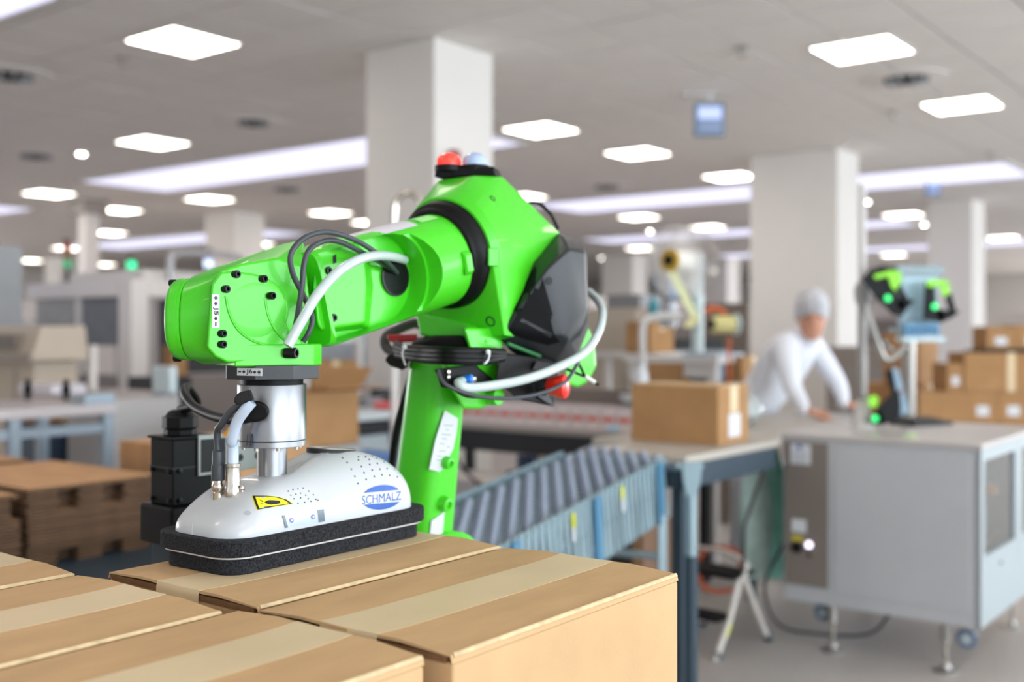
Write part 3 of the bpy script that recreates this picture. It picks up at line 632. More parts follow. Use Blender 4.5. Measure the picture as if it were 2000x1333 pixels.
# cables out of the port over to the wrist
part('cable', G().tube([RB(775, 533, -.012), RB(748, 505, -.045), RB(705, 475, -.060), RB(660, 457, -.066), RB(625, 454, -.066), RB(590, 468, -.064), RB(568, 498, -.062), RB(572, 535, -.060), RB(590, 572, -.056), RB(603, 600, -.052), RB(610, 625, -.050), RB(603, 650, -.05), RB(592, 668, -.045)], .0034, n=12), M_CABLE, fore, world=True)
part('cable', G().tube([RB(770, 530, -.012), RB(735, 508, -.035), RB(700, 490, -.050), RB(668, 474, -.058), RB(636, 470, -.060), RB(606, 486, -.060), RB(594, 515, -.060), RB(590, 560, -.060), RB(584, 600, -.058), RB(576, 645, -.055), RB(572, 668, -.05)], .0034, n=12), M_CABLE, fore, world=True)
part('air_hose', G().tube([RB(790, 508, -.012), RB(768, 502, -.035), RB(735, 500, -.055), RB(700, 508, -.068), RB(660, 532, -.076), RB(620, 576, -.078), RB(590, 626, -.076), RB(562, 676, -.070)], .0062, n=14), M_HOSE, fore, world=True, label='milky white pneumatic hose over the forearm')
# ---- wrist
be = math.radians(30); E1 = Vector((math.cos(be), math.sin(be), 0)); E2 = Vector((-math.sin(be), math.cos(be), 0))
def WE(px, py, c): return RP(px, py, O2+E2*c, E2)
cover = [(413, 556), (431, 532), (456, 529), (512, 538), (536, 566), (549, 604), (562, 640), (586, 664), (592, 676), (592, 706), (444, 709), (420, 697), (404, 679)]
Mb = [(373, 541), (420, 522), (500, 500), (560, 474), (592, 468), (602, 560), (600, 655), (590, 690), (452, 712), (397, 712), (380, 690), (369, 640), (366, 590)]
ga = (V*.75-E1*.66).normalized(); lc = WE(376, 624, .038); sd = ga.cross(Z).normalized()
CAPR = se(lc-ga*.004, sd, Z, .050, .0490, 2.6, 24)
wr = part('wrist', G().hull([WE(px, py, -.030) for px, py in [(416, 552), (433, 528), (470, 516), (540, 504), (596, 520), (606, 600), (600, 690), (445, 708), (408, 690)]]+[WE(px, py, .045) for px, py in Mb[:-1]]+[WE(px, py, .02) for px, py in [(388, 540), (384, 620), (404, 706)]]+CAPR, 3), M_GREEN, rob, world=True, bev=.006, seg=4)
wc = part('axis_cover', G().prism([WE(px, py, -.046) for px, py in cover], [WE(px-2, py, -.02) for px, py in cover]), M_GREEN, wr, world=True, bev=.003, seg=3)
# bulging round cover of the fifth axis
cc = WE(500, 606, -.046); g = G(); g.lathe([(.040, -.012), (.0395, -.001), (.036, -.0002), (.024, .0004), (.010, .0007), (.001, .0008)], cc, -E2, 40); part('round_cap', g, M_GREEN, wr, world=True, ang=80)
cc = WE(556, 610, -.030); g = G(); g.lathe([(.036, -.012), (.0355, -.001), (.031, .0008), (.018, .0018), (.001, .002)], cc, -E2, 40); part('round_cap', g, M_GREEN, wr, world=True, ang=80)
for arc in ([(441, 578), (448, 612), (464, 643), (490, 664), (520, 675)], [(517, 583), (524, 618), (540, 648), (562, 670)]):
    part('cast_ridge', G().tube([WE(px, py, -.0462) for px, py in arc], .0016, n=8), M_GREEN, wr, world=True)
# left end cap with seam
up_ = Z
g = G(); rings = []
for k, (d, f) in enumerate([(-.004, .985), (-.0005, .985), (-.0005, 1.0), (.008, 1.0), (.013, .965), (.016, .88), (.0165, .0)]):
    rings.append(se(lc+ga*d, sd, up_, .0505*max(f, .01), .0495*max(f, .01), 2.6, 48))
g.loft(rings); part('end_cap', g, M_GREEN, wr, world=True)
bolts([lc+ga*.014+up_*.043+sd*-.02, lc+ga*.012-up_*.047+sd*-.012], ga, wr, .0042, .006)
part('side_lug', G().hull([WE(px, py, c) for px, py in [(392, 612), (404, 616), (404, 652), (394, 654)] for c in (-.002, .012)]), M_GREEN, wr, world=True, bev=.0015)
# fork foot above the flange: broad block at the bottom right
ft = part('flange_block', G().prism([O2+E1*a+E2*b_+Z*1.3105 for a, b_ in ((-.058, -.045), (.034, -.052), (.052, -.032), (.052, .045), (-.058, .045))], [O2+E1*a+E2*b_+Z*1.3365 for a, b_ in ((-.058, -.045), (.034, -.052), (.052, -.032), (.052, .045), (-.058, .045))]), M_GREEN, wr, world=True, bev=.002)
for px, py, c in [(440, 565, -.047), (460, 536, -.047), (513, 545, -.047), (529, 578, -.050), (433, 652, -.047), (433, 673, -.047)]:
    p = WE(px, py, c); g = G().lathe([(.0042, -.003), (.0044, 0), (.0044, .0042), (.0040, .0048), (.0024, .0048), (.0024, .001)], p, -E2+E1*.5, 14); part('cap_screw', g, mat('black_oxide', '#17181a', .35, .6), wr, world=True)
p = WE(566, 690, -.055); g = G().lathe([(.0062, -.006), (.0064, 0), (.0064, .008), (.0058, .0092), (.0034, .0092), (.0034, .003)], p, -E2+E1*.9, 16); part('cap_screw', g, mat('black_oxide', '#17181a', .35, .6), wr, world=True)
p = O2+E1*.053+E2*.0+Z*1.322; g = G().lathe([(.0062, -.004), (.0064, 0), (.0064, .006), (.0058, .007), (.0034, .007), (.0034, .003)], p, E1+E2*-.2, 16); part('cap_screw', g, mat('black_oxide', '#17181a', .35, .6), wr, world=True)
# black flange ring with its label
oc = [O2+Vector((math.cos(math.radians(a)), math.sin(math.radians(a)), 0))*.0585 for a in range(-97, 263, 45)]
fl = part('flange_ring', G().prism([p+Z*1.2945 for p in oc], [p+Z*1.3115 for p in oc]), mat('flange_black', '#1d1f23', .32, bump=.04, bscale=600), rob, world=True, bev=.0008)
def label_on(parent, c, xd, n, wd, ht, s, tsz, name='axis_label', plus=1):
    yd = n.cross(xd).normalized(); xd = xd.normalized()
    q = lambda x, y, d=0: c+xd*x+yd*y+n*d
    A = [q(-wd/2, -ht/2), q(wd/2, -ht/2), q(wd/2, ht/2), q(-wd/2, ht/2)]
    lp = part(name, G().prism(A, [p+n*.0005 for p in A]), M_LABEL, parent, world=True, label='white label reading '+s)
    vs, fs = text_g(s, 1); g = G(); g.add([q(x*tsz[0], y*tsz[1], .0008) for x, y in vs], fs)
    for sgn in (-1, 1):        # arrows and signs
        ax_ = sgn*(tsz[0]/2+wd*.085); hh = ht*.28
        g.add([q(ax_+sgn*wd*.07, 0, .0008), q(ax_, hh, .0008), q(ax_, -hh, .0008)], [(0, 1, 2)])
        g.add([q(ax_-sgn*wd*.05, -hh*.4, .0008), q(ax_, -hh*.4, .0008), q(ax_, hh*.4, .0008), q(ax_-sgn*wd*.05, hh*.4, .0008)], [(0, 1, 2, 3)])
        bx = sgn*(wd/2-wd*.11); L_ = wd*.062; T_ = ht*.09
        g.add([q(bx-L_, -T_, .0008), q(bx+L_, -T_, .0008), q(bx+L_, T_, .0008), q(bx-L_, T_, .0008)], [(0, 1, 2, 3)])
        if sgn == plus: g.add([q(bx-T_, -L_, .0008), q(bx+T_, -L_, .0008), q(bx+T_, L_, .0008), q(bx-T_, L_, .0008)], [(0, 1, 2, 3)])
    part('printed_text', g, M_INK, lp, world=True, fixn=False); return lp
n8 = (oc[0]+oc[7]-O2*2).normalized() ; c8 = (oc[0]+oc[7])/2; x8 = (oc[0]-oc[7]).normalized()
cL = RP(488, 727, c8, n8)
label_on(fl, cL+n8*.0003, x8, n8, .0385, .0088, 'J6', (.0098, .0064))
cj = WE(421, 608, -.0462)
label_on(wc, cj-E2*.0003, -Z, -E2, .0385, .0086, 'J5', (.0098, .0062), plus=-1)

# ------------------------------------------------------------------ vacuum gripper
GC = Vector((-.264, 1.363, 0)); gr = thing('vacuum_gripper', 'white vacuum area gripper with black foam sealing base pressed on a carton', 'gripper', (GC.x, GC.y, BT), UA+.012)
HL, HW = .158, .064
def plan(hl, hw, r, n=9):
    return [Vector((x, y, 0)) for x, y in [(sx*(hl-r)+r*math.cos(math.radians(t0+90*k/n)), sy*(hw-r)+r*math.sin(math.radians(t0+90*k/n))) for sx, sy, t0 in ((1, 1, 0), (-1, 1, 90), (-1, -1, 180), (1, -1, 270)) for k in range(n+1)]]
M_FOAM = mat('foam_black', '#232428', .9, var=.95, vscale=420, bump=1.0, bscale=420, spec=.3)
def slab(pl, z0, z1): return G().prism([p+Z*z0 for p in pl], [p+Z*z1 for p in pl])
part('sealing_foam', slab(plan(HL+.002, HW+.002, .028), .0005, .0190), M_FOAM, gr, bev=.0015)
part('base_plate', slab(plan(HL+.007, HW+.007, .034), .0190, .0214), M_WHITEP, gr, bev=.0005)
part('bumper_foam', slab(plan(HL+.011, HW+.011, .036), .0214, .0400), M_FOAM, gr, bev=.002)
ol = plan(HL, HW, .040, 12); g = G(); rings = []
def top_h(x):
    # height of the shell crest over its base along the long axis
    def ss(a, b, t): t = max(0, min(1, (t-a)/(b-a))); return t*t*(3-2*t)
    h = .028+.018*ss(-.158, -.09, x)+.0235*ss(-.022, .035, x)*(1) - .004*ss(.10, .158, x)
    return h
NR = 22; E_ = 2.5
for i in range(NR+1):
    t = i/NR*math.pi/2; r = math.sin(math.pi/2-t)**(2/E_)
    ring = []
    for p in ol:
        x, y = p.x*r, p.y*r; z = math.sin(t)**(2/E_)*top_h(x); ring.append(Vector((x, y, .0400+z+.013*math.sin(t))))
    rings.append(ring)
rings.insert(0, [p+Z*.0350 for p in ol])
g.loft(rings); shell = part('shell', g, M_WHITE, gr, ang=80)
bv_s = BVHTree.FromObject(shell, bpy.context.evaluated_depsgraph_get()); Rg = ROOT[gr]
def decal(g2, tf, lift=.0004, cuts=2):
    """g2 = (2D points, faces) mapped through tf to pixels of the sight line, laid onto the shell"""
    bm = bmesh.new(); vv = [bm.verts.new((x, y, 0)) for x, y in g2[0]]
    for f in g2[1]:
        try: bm.faces.new([vv[i] for i in f])
        except ValueError: pass
    bmesh.ops.triangulate(bm, faces=bm.faces)
    if cuts: bmesh.ops.subdivide_edges(bm, edges=[e for e in bm.edges if e.calc_length() > cuts], cuts=3, use_grid_fill=True); bmesh.ops.triangulate(bm, faces=bm.faces)
    out = []
    for v in bm.verts:
        px, py = tf(v.co.x, v.co.y); h = on_mesh(bv_s, Rg, px, py); out.append(h[0]+h[1]*lift if h else None)
    bm.verts.index_update(); ok = [i for i, p in enumerate(out) if p is not None]; ix = {j: k for k, j in enumerate(ok)}
    g = G(); g.add([out[i] for i in ok], [tuple(ix[v.index] for v in f.verts) for f in bm.faces if all(v.index in ix for v in f.verts)]); bm.free(); return g
ident = lambda x, y: (x, y)
# brand mark: two blue segments with the word between
def lens(top):
    pts = []; cx, cy, a, b_ = 745, 972, 39.5, 24
    for k in range(25):
        t = math.pi*k/24; x = a*math.cos(t); y = b_*math.sin(t)
        pts.append((x, max(y, 0)))
    lim = 11.5; P_ = [(x, y) for x, y in [(a*math.cos(math.asin(lim/b_)+(math.pi-2*math.asin(lim/b_))*k/24), b_*math.sin(math.asin(lim/b_)+(math.pi-2*math.asin(lim/b_))*k/24)) for k in range(25)]]
    out = []
    for x, y in P_:
        yy = -y if top else y; out.append((cx+x, cy+yy-.085*x))
    return out
M_BLUE = mat('logo_blue', '#0f52ac', .4)
for top in (True, False):
    pts = lens(top); cxm = sum(p[0] for p in pts)/len(pts); cym = (pts[0][1]+pts[-1][1])/2
    V2 = []; F2 = []; n = len(pts); rows = 4
    for i, (x, y) in enumerate(pts):
        f = i/(n-1); bx, by = pts[0][0]+(pts[-1][0]-pts[0][0])*f, pts[0][1]+(pts[-1][1]-pts[0][1])*f
        for r_ in range(rows+1): q = r_/rows; V2.append((bx+(x-bx)*q, by+(y-by)*q))
    for i in range(n-1):
        for r_ in range(rows): F2.append((i*(rows+1)+r_, (i+1)*(rows+1)+r_, (i+1)*(rows+1)+r_+1, i*(rows+1)+r_+1))
    part('logo_segment', decal((V2, F2), ident, cuts=0), M_BLUE, shell, world=True, fixn=False)
vs, fs = text_g('SCHMALZ', 1, .0)
part('logo_text', decal((vs, fs), lambda x, y: (745+x*77, 973-y*17-x*77*.13), cuts=0, lift=.0005), M_BLUE, shell, world=True, fixn=False)
# crush warning sign
tri = [(491, 969), (520, 969), (542, 971), (560, 976), (574, 985), (538, 991), (501, 998), (496, 984)]
def gridpoly(poly, n=6):
    c = (sum(p[0] for p in poly)/len(poly), sum(p[1] for p in poly)/len(poly)); V2 = [c]; F2 = []; m = len(poly)
    for r_ in range(1, n+1):
        for p in poly: V2.append((c[0]+(p[0]-c[0])*r_/n, c[1]+(p[1]-c[1])*r_/n))
    for k in range(m): F2.append((0, 1+k, 1+(k+1) % m))
    for r_ in range(n-1):
        for k in range(m): F2.append((1+r_*m+k, 1+r_*m+(k+1) % m, 1+(r_+1)*m+(k+1) % m, 1+(r_+1)*m+k))
    return V2, F2
def inset(poly, f):
    c = (sum(p[0] for p in poly)/len(poly), sum(p[1] for p in poly)/len(poly)); return [(c[0]+(p[0]-c[0])*f, c[1]+(p[1]-c[1])*f) for p in poly]
sg = part('warning_sign', decal(gridpoly(tri), ident, cuts=0), mat('warn_yellow', '#f2e51b', .4), shell, world=True, fixn=False, label='yellow warning sticker with crushed hand symbol')
b1, b2 = inset(tri, .93), inset(tri, .80); n = len(tri)
V2 = b1+b2; F2 = [(k, (k+1) % n, n+(k+1) % n, n+k) for k in range(n)]
part('sign_border', decal((V2, F2), ident, .0008, cuts=3), M_INK, sg, world=True, fixn=False)
hand = [(516, 982), (523, 978), (532, 978), (546, 979), (547, 984), (538, 986), (528, 987), (520, 985)]
V2, F2 = gridpoly(hand, 2); k0 = len(V2)
V2 += [(506, 977), (514, 980), (513, 982), (507, 985), (514, 983), (514, 984.5), (516, 991), (540, 988.2), (540, 989.2), (516, 992.2)]; F2 += [(k0, k0+1, k0+2), (k0+3, k0+4, k0+5), (k0+6, k0+7, k0+8, k0+9)]
part('sign_symbol', decal((V2, F2), ident, .0008, cuts=0), M_INK, sg, world=True, fixn=False)
# status window with two round indicators
wq = [(550, 1008), (590, 1001), (632, 995), (634, 1019), (594, 1026), (556, 1032)]
wd_ = part('status_window', decal(gridpoly(wq), ident, .0003, cuts=0), mat('window_frame_white', '#b9c8d4', .15, coat=.8), shell, world=True, fixn=False)
for q in ([(550, 1008), (556, 1007), (562, 1031), (556, 1032)], [(619, 997), (632, 995), (634, 1019), (622, 1021)]):
    part('window_end', decal(gridpoly(q, 3), ident, .0008, cuts=0), mat('end_grey', '#5a6a74', .25), wd_, world=True, fixn=False)
for cx, cy in ((569, 1017), (611, 1010)):
    circ = [(cx+4.3*math.cos(k*math.pi/8), cy+5*math.sin(k*math.pi/8)) for k in range(16)]; part('indicator', decal(gridpoly(circ, 2), ident, .0008, cuts=0), mat('indicator_violet', '#6a6fb8', .3), wd_, world=True, fixn=False)
    circ = [(cx+1.8*math.cos(k*math.pi/6), cy+2.1*math.sin(k*math.pi/6)) for k in range(12)]; part('indicator_dot', decal(gridpoly(circ, 1), ident, .0012, cuts=0), M_LABEL, wd_, world=True, fixn=False)
# shell seam, round recess, vent holes
seam = [on_mesh(bv_s, Rg, x, y) for x, y in ((376, 1048), (375, 1038), (376, 1025), (378, 1012))]
part('seam', G().tube([h[0] for h in seam if h], .0005, n=6, smooth=4), mat('seam_grey', '#b9bcc0', .5), shell, world=True)
circ = [(483+7.5*math.cos(k*math.pi/10), 1003+4.6*math.sin(k*math.pi/10)) for k in range(20)]
part('recess', decal(gridpoly(circ, 3), ident, .0003, cuts=0), mat('recess_grey', '#a9adb3', .4), shell, world=True, fixn=False)
def hole(px, py, r):
    h = on_mesh(bv_s, Rg, px, py)
    if h: part('vent_hole', G().lathe([(r, -.001), (r, .0003), (r*.1, .00035)], h[0], h[1], 10), M_INK, shell, world=True, fixn=True)
big = [(678, 904), (700, 899), (721, 898), (735, 896), (686, 917), (706, 912), (722, 908), (737, 906), (750, 903), (762, 902),
       (693, 931), (711, 924), (727, 919), (742, 917), (756, 916), (770, 917), (699, 945), (715, 937), (731, 931), (746, 928), (761, 929), (776, 932), (700, 893), (714, 893), (727, 892), (745, 893), (758, 894), (669, 895)]
for px, py in big: hole(px, py, .0012)
for px, py in [(563, 960), (572, 957), (582, 956), (592, 954), (603, 960), (568, 968), (578, 966), (587, 964), (597, 968), (612, 967), (574, 975), (587, 973), (602, 975), (617, 976), (621, 978), (582, 984), (595, 982), (607, 980)]: hole(px, py, .0009)
# oval cover plate on top of the hump
def shell_top(x, y):
    h = bv_s.ray_cast(Vector((x, y, .3)), Vector((0, 0, -1))); return h[0]
hc_ = bv_s.ray_cast(Vector((.052, 0, .3)), Vector((0, 0, -1))); pn = hc_[1].normalized(); pc = hc_[0]
px_ = (Vector((1, 0, 0))-pn*pn.x).normalized(); py_ = pn.cross(px_)
def oval(f, d, n=36): return [pc+px_*(.034*f*math.cos(2*math.pi*k/n))+py_*(.027*f*math.sin(2*math.pi*k/n))+pn*d for k in range(n)]
part('plate_gasket', G().loft([oval(1.02, -.006), oval(1.03, -.0006), oval(.99, .0004)]), M_INK, shell, ang=60)
part('top_plate', G().loft([oval(.995, .0), oval(1.0, .0012), oval(.97, .0020), oval(.3, .0021)]), M_STEEL, shell, ang=40)
# column to the flange
ti = Rg.inverted() @ Vector((O2.x, O2.y, BT)); ox, oy = ti.x, ti.y
part('stem', G().lathe([(.018, .070), (.018, .1335)], (ox, oy, 0), Z, 48), M_ALU, gr)
part('stem_collar', G().lathe([(.0205, .074), (.0205, .0815), (.019, .083)], (ox, oy, 0), Z, 40), M_WHITE, gr)
sf = part('spacer_flange', G().lathe([(.0405, .133), (.041, .1335), (.041, .1395), (.0395, .1405)], (ox, oy, 0), Z, 56), M_ALU, gr)
for k in range(8):
    a = 2*math.pi*k/8+.3; part('flange_screw', G().lathe([(.0028, .129), (.0028, .1335)], (ox+.034*math.cos(a), oy+.034*math.sin(a), 0), Z, 12), M_CHROME, sf)
part('spacer', G().lathe([(.0405, .1405), (.0413, .1410), (.0413, .2065), (.0408, .2075)], (ox, oy, 0), Z, 64), M_ALU, gr)
part('adapter', G().lathe([(.0375, .2075), (.0375, .2155)], (ox, oy, 0), Z, 56), M_BLKRUB, gr)
for px in (483, 491):
    A = [RP(px, 865, (O2.x, O2.y-.0405, 0), (0, -1, 0))]; c = A[0]; part('pen_mark', G().tube([RP(px+1, 848, c+Vector((0, .0012, 0)), (0, 1, 0)), RP(px-1, 871, c, (0, 1, 0))], .0006, n=6, smooth=0), M_INK, gr, world=True)
# connectors and lines on the front half of the shell
def at_shell(px, py):
    h = on_mesh(bv_s, Rg, px, py); return h[0] if h else P(px, py, 1.28)
pa = at_shell(426, 969); pb = at_shell(455, 962)
k1 = part('plug_connector', G().lathe([(.0068, -.004), (.0068, .004), (.0060, .005), (.0072, .007), (.0072, .013), (.0064, .0145), (.0060, .019)], pa, Z, 20), M_CHROME, gr, world=True)
part('plug_sleeve', G().lathe([(.0075, .018), (.0079, .020), (.0078, .036), (.0070, .037), (.0068, .052), (.0050, .054)], pa, Z, 22), M_CABLE, k1, world=True)
k2 = part('hose_coupling', G().lathe([(.0095, -.004), (.0098, .004), (.0085, .008), (.0082, .029), (.0090, .030), (.0090, .0335), (.0075, .034)], pb, Z, 22), M_CHROME, gr, world=True)
sc_ = at_shell(472, 959); part('set_screw', G().lathe([(.004, -.002), (.004, .001), (.0026, .0016), (.0026, .005), (.002, .006)], sc_, Z, 14), M_CHROME, gr, world=True)
c_ = O2-Vector((.028, .052, 0))
part('cable', G().tube([pa+Z*.050, pa+Z*.075+Vector((-.001, 0, 0)), P(432, 830, 1.265), P(452, 803, 1.26), P(482, 786, 1.258), P(497, 780, 1.26)], .0042, n=12), M_CABLE, gr, world=True)
part('air_hose', G().tube([pb+Z*.030, pb+Z*.055, P(453, 860, 1.262), P(463, 825, 1.255), P(478, 802, 1.25), P(492, 785, 1.25)], .0066, n=14), mat('clear_hose', '#b9c9dd', .2, coat=.5, sss=.3), gr, world=True, label='clear bluish air hose')
lp = [P(458, 800, 1.25), P(462, 780, 1.245), P(478, 764, 1.245), P(494, 762, 1.25), P(498, 782, 1.25)]
part('wrap_band', G().hull([P(px, py, Y) for px, py in [(458, 776), (466, 767), (490, 761), (497, 781), (482, 788), (464, 792), (456, 786)] for Y in (1.243, 1.262)]), mat('velcro_black', '#161619', .8, bump=.4, bscale=900), gr, world=True, bev=.003, seg=3)
part('wrap_loop', G().hull([P(498+28*math.cos(t), 804+21*math.sin(t), Y) for t in [k*math.pi/10 for k in range(20)] for Y in (1.262, 1.276)]), M_BLACK, gr, world=True, bev=.004, seg=3)
# dark decal painting the shade of a recess, left part of the motor cover
def cover_decal(poly, lift):
    V2, F2 = gridpoly(poly, 8); out = [on_mesh(bv_c, ROOT[rob], x, y) for x, y in V2]; ok = {i: k for k, i in enumerate([i for i, h in enumerate(out) if h])}
    return G().add([out[i][0]+out[i][1]*lift for i in ok], [tuple(ok[i] for i in f) for f in F2 if all(i in ok for i in f)])
part('recess_shade', cover_decal([(1046, 520), (1060, 545), (1078, 610), (1094, 668), (1070, 674), (1030, 664), (988, 648), (1004, 606), (1026, 555)], .0009), mat('recess_shade_black', '#08090b', .7, spec=.15), cv, world=True, fixn=False)
part('moulded_rib', cover_decal([(1014, 628), (1019, 622), (1078, 652), (1074, 659)], .0018), M_COVER, cv, world=True, fixn=False)
# ------------------------------------------------------------------ black servo drive behind the gripper
sv = thing('servo_drive', 'black square servo drive standing behind the front end of the gripper', 'motor', (-.485, 1.60, 0), UA-.05)
def sq(a, b_, z0, z1, w1, w2): return G().box(a-w1, a+w1, b_-w2, b_+w2, z0, z1)
zs = lambda py, Y=1.58: EYE-(py-HZ)/FPX*Y
part('stand', sq(0, 0, 0, 1.05, .03, .03), M_DKBLUE, sv, bev=.002)
part('foot_plate', sq(0, 0, 0, .012, .09, .09), M_DKBLUE, sv)
part('gearbox', sq(0, 0, 1.045, zs(985), .043, .043), M_BLACK, sv, bev=.004)
mb = part('motor_body', sq(0, 0, zs(985), zs(857), .033, .030), M_BLACK, sv, bev=.0025)
part('body_band', sq(0, 0, zs(914), zs(911), .0335, .0305), M_DARK, mb)
for s1 in (-1, 1):
    for zz in (975, 918): part('cap_screw', G().lathe([(.0035, 0), (.0035, .0035), (.002, .0037)], (-.033, s1*.022, zs(zz)), (-1, 0, 0), 12), mat('black_oxide', '#17181a', .35, .6), mb); part('cap_screw', G().lathe([(.0035, 0), (.0035, .0035), (.002, .0037)], (s1*.022, -.030, zs(zz)), (0, -1, 0), 12), mat('black_oxide', '#17181a', .35, .6), mb)
part('lid', sq(0, 0, zs(857), zs(852), .036, .033), M_BLACK, mb, bev=.001)
g8 = lambda r, z0, z1: G().cyl((-.002, .0, z0), (-.002, .0, z1), r, n=8, ph=.2)
gl = part('cable_gland', g8(.024, zs(852), zs(840)), M_BLACK, sv, bev=.0015); part('gland_nut', g8(.026, zs(838), zs(815)), M_BLACK, gl, bev=.0015); part('gland_cone', G().lathe([(.022, zs(815)), (.017, zs(806)), (.011, zs(802))], (-.002, 0, 0), Z, 20), M_BLACK, gl)
gt = ROOT[sv] @ Vector((-.002, 0, zs(802)))
part('motor_cable', G().tube([gt, P(384, 790, 1.55), P(372, 762, 1.52), P(362, 758, 1.50), P(362, 772, 1.46), P(380, 795, 1.42), P(420, 814, 1.36), P(460, 820, 1.31), P(492, 815, 1.285)], .0062, n=12), M_BLACK, sv, world=True)
br = part('bracket_plate', G().prism([Vector((x, -.0345, z)) for x, z in [(.006, zs(932)), (.006, zs(851)), (.112, zs(851)), (.130, zs(862)), (.130, zs(905)), (.108, zs(928))]], [Vector((x, -.0305, z)) for x, z in [(.006, zs(932)), (.006, zs(851)), (.112, zs(851)), (.130, zs(862)), (.130, zs(905)), (.108, zs(928))]]), mat('bracket_grey', '#8f918f', .4, .5), sv, bev=.001)
for x, z in [(.078, 872), (.110, 872), (.078, 903), (.110, 903)]: part('hole', G().lathe([(.0055, 0), (.0055, .0006), (.001, .0007)], (x, -.0345, zs(z)), (0, -1, 0), 16), M_INK, br)
part('recess', G().box(.010, .052, -.0352, -.0344, zs(925), zs(860)), M_INK, br)
part('warning_tag', G().prism([P(px, py, 1.53) for px, py in ((433, 853), (448, 833), (452, 853))], [P(px, py, 1.532) for px, py in ((433, 853), (448, 833), (452, 853))]), mat('orange_tag', '#f0a020', .5), sv, world=True)
# ------------------------------------------------------------------ L-shaped worktable
TZ = .92
t = thing('worktable', 'long grey-topped worktable with dark blue steel frame behind the roller conveyor', 'table', TB, UA)
M_TOP = mat('worktop_beige', '#b3aca2', .45, var=.03, vscale=5)
ol = [(0, 0), (.77, 0), (1.055, .118), (1.07, .13), (2.35, .13), (2.35, .62), (.35, .62), (.35, .44), (0, .44)]
part('tabletop', G().prism([Vector((x, y, TZ-.028)) for x, y in ol], [Vector((x, y, TZ)) for x, y in ol]), M_TOP, t, bev=.003)
part('frame_beam', G().box(.02, .76, .01, .05, TZ-.115, TZ-.03), M_DKBLUE, t, bev=.003)
part('frame_beam', G().box(.01, .05, .05, .43, TZ-.115, TZ-.03), M_DKBLUE, t, bev=.003)
part('frame_beam', G().box(.37, 2.34, .56, .60, TZ-.115, TZ-.03), M_DKBLUE, t, bev=.003)
for x, y in [(.03, .03), (1.72, .56), (.03, .38), (.98, .56), (2.28, .56), (2.28, .18)]:
    part('leg', G().box(x, x+.045, y, y+.045, 0, TZ-.115), M_DKBLUE, t, bev=.003)
part('brace', G().tube([(.74, .05, TZ-.12), (.56, .05, TZ-.32), (.55, .05, TZ-.5)], .008, n=8, smooth=0), M_DARK, t)
carton('carton', .385, .25, .22, tp(.40, .10, TZ), UA+math.pi/2, 'brown carton with a white label standing on the worktable end', detail=False, tape=True) if False else None
t = thing('carton', 'brown taped carton with white label standing alone on the worktable', 'box', tp(.40, .08, TZ), UA)
part('body', G().box(0, .26, 0, .385, 0, .222), M_CARD2, t, bev=.003)
part('top_flap', G().box(-.001, .129, 0, .385, .222, .226), M_CARD, t); part('top_flap', G().box(.131, .261, 0, .385, .222, .226), M_CARD, t)
part('tape', G().box(.098, .162, -.0015, .387, .226, .2268).box(.098, .162, -.0018, -.0002, .12, .2268), M_TAPE, t)
part('address_label', G().box(.085, .185, -.0015, -.0003, .025, .115), M_LABEL, t, label='white paper address label')
# ------------------------------------------------------------------ expandable skate-wheel conveyor
D = Vector((.469, .883, 0)); R0 = Vector((.512, 3.72, .93)); SL = .086; W_ = .35; CL = 1.66
cvr = thing('roller_conveyor', 'expandable skate-wheel conveyor with blue-grey wheels sloping down from the worktable', 'conveyor', (R0.x, R0.y, 0), 0)
LX = Vector((-D.x, -D.y, -SL)).normalized(); LY = Vector((-D.y, D.x, 0)).normalized(); LZ = LX.cross(LY).normalized()
if LZ.z < 0: LZ = -LZ
def cp(s, w_, h=0): return R0+LX*s+LY*w_+LZ*h
XC = Matrix((LX.to_4d(), LY.to_4d(), LZ.to_4d(), Vector((0, 0, 0, 1)))).transposed(); XC = Matrix.Translation(R0-Vector((R0.x, R0.y, 0))) @ Matrix([[LX.x, LY.x, LZ.x, 0], [LX.y, LY.y, LZ.y, 0], [LX.z, LY.z, LZ.z, 0], [0, 0, 0, 1]])
M_WHEEL = mat('wheel_blue_grey', '#5d6880', .4, var=.05); M_ZINC = mat('zinc', '#9fb4bd', .35, .75, var=.08); M_BAR = mat('side_bar', '#93a9b1', .4, .35, var=.05); M_CBLUE = mat('carrier_blue', '#4a7f9f', .45, .1)
wg = G().lathe([(.006, -.011), (.013, -.011), (.014, -.009), (.021, -.009), (.0245, -.006), (.0245, .006), (.021, .009), (.014, .009), (.013, .011), (.006, .011)], (0, 0, 0), (0, 1, 0), 14)
wme = wg.me('wheel'); wme.materials.append(M_WHEEL); wme.materials.append(mat('wheel_side', '#a3afc0', .45))
for p in wme.polygons: p.material_index = 1 if abs(p.normal.y) > .55 else 0
for p in wme.polygons: p.use_smooth = True
wme.set_sharp_from_angle(angle=math.radians(38))
axg = G(XC)
NA = int(CL/.049)+3
rotC = XC.to_3x3().to_euler()
for i in range(NA):
    s = -.117+i*.049; off = (i % 2)*.5
    wmin = 0 if s > -.05 else (-s-.05)*3.2
    if wmin > .3: continue
    part('axle', G(XC).cyl((s, wmin-.005, -.026), (s, W_+.005, -.026), .0035, n=8), M_ZINC, cvr)
    for k in range(7-(i % 2)):
        w_ = .026+(k+off)*.049
        if w_ < wmin: continue
        o = bpy.data.objects.new('wheel', wme); COL.objects.link(o); o.parent = cvr; o.matrix_local = XC @ Matrix.Translation((s, w_, -.026))
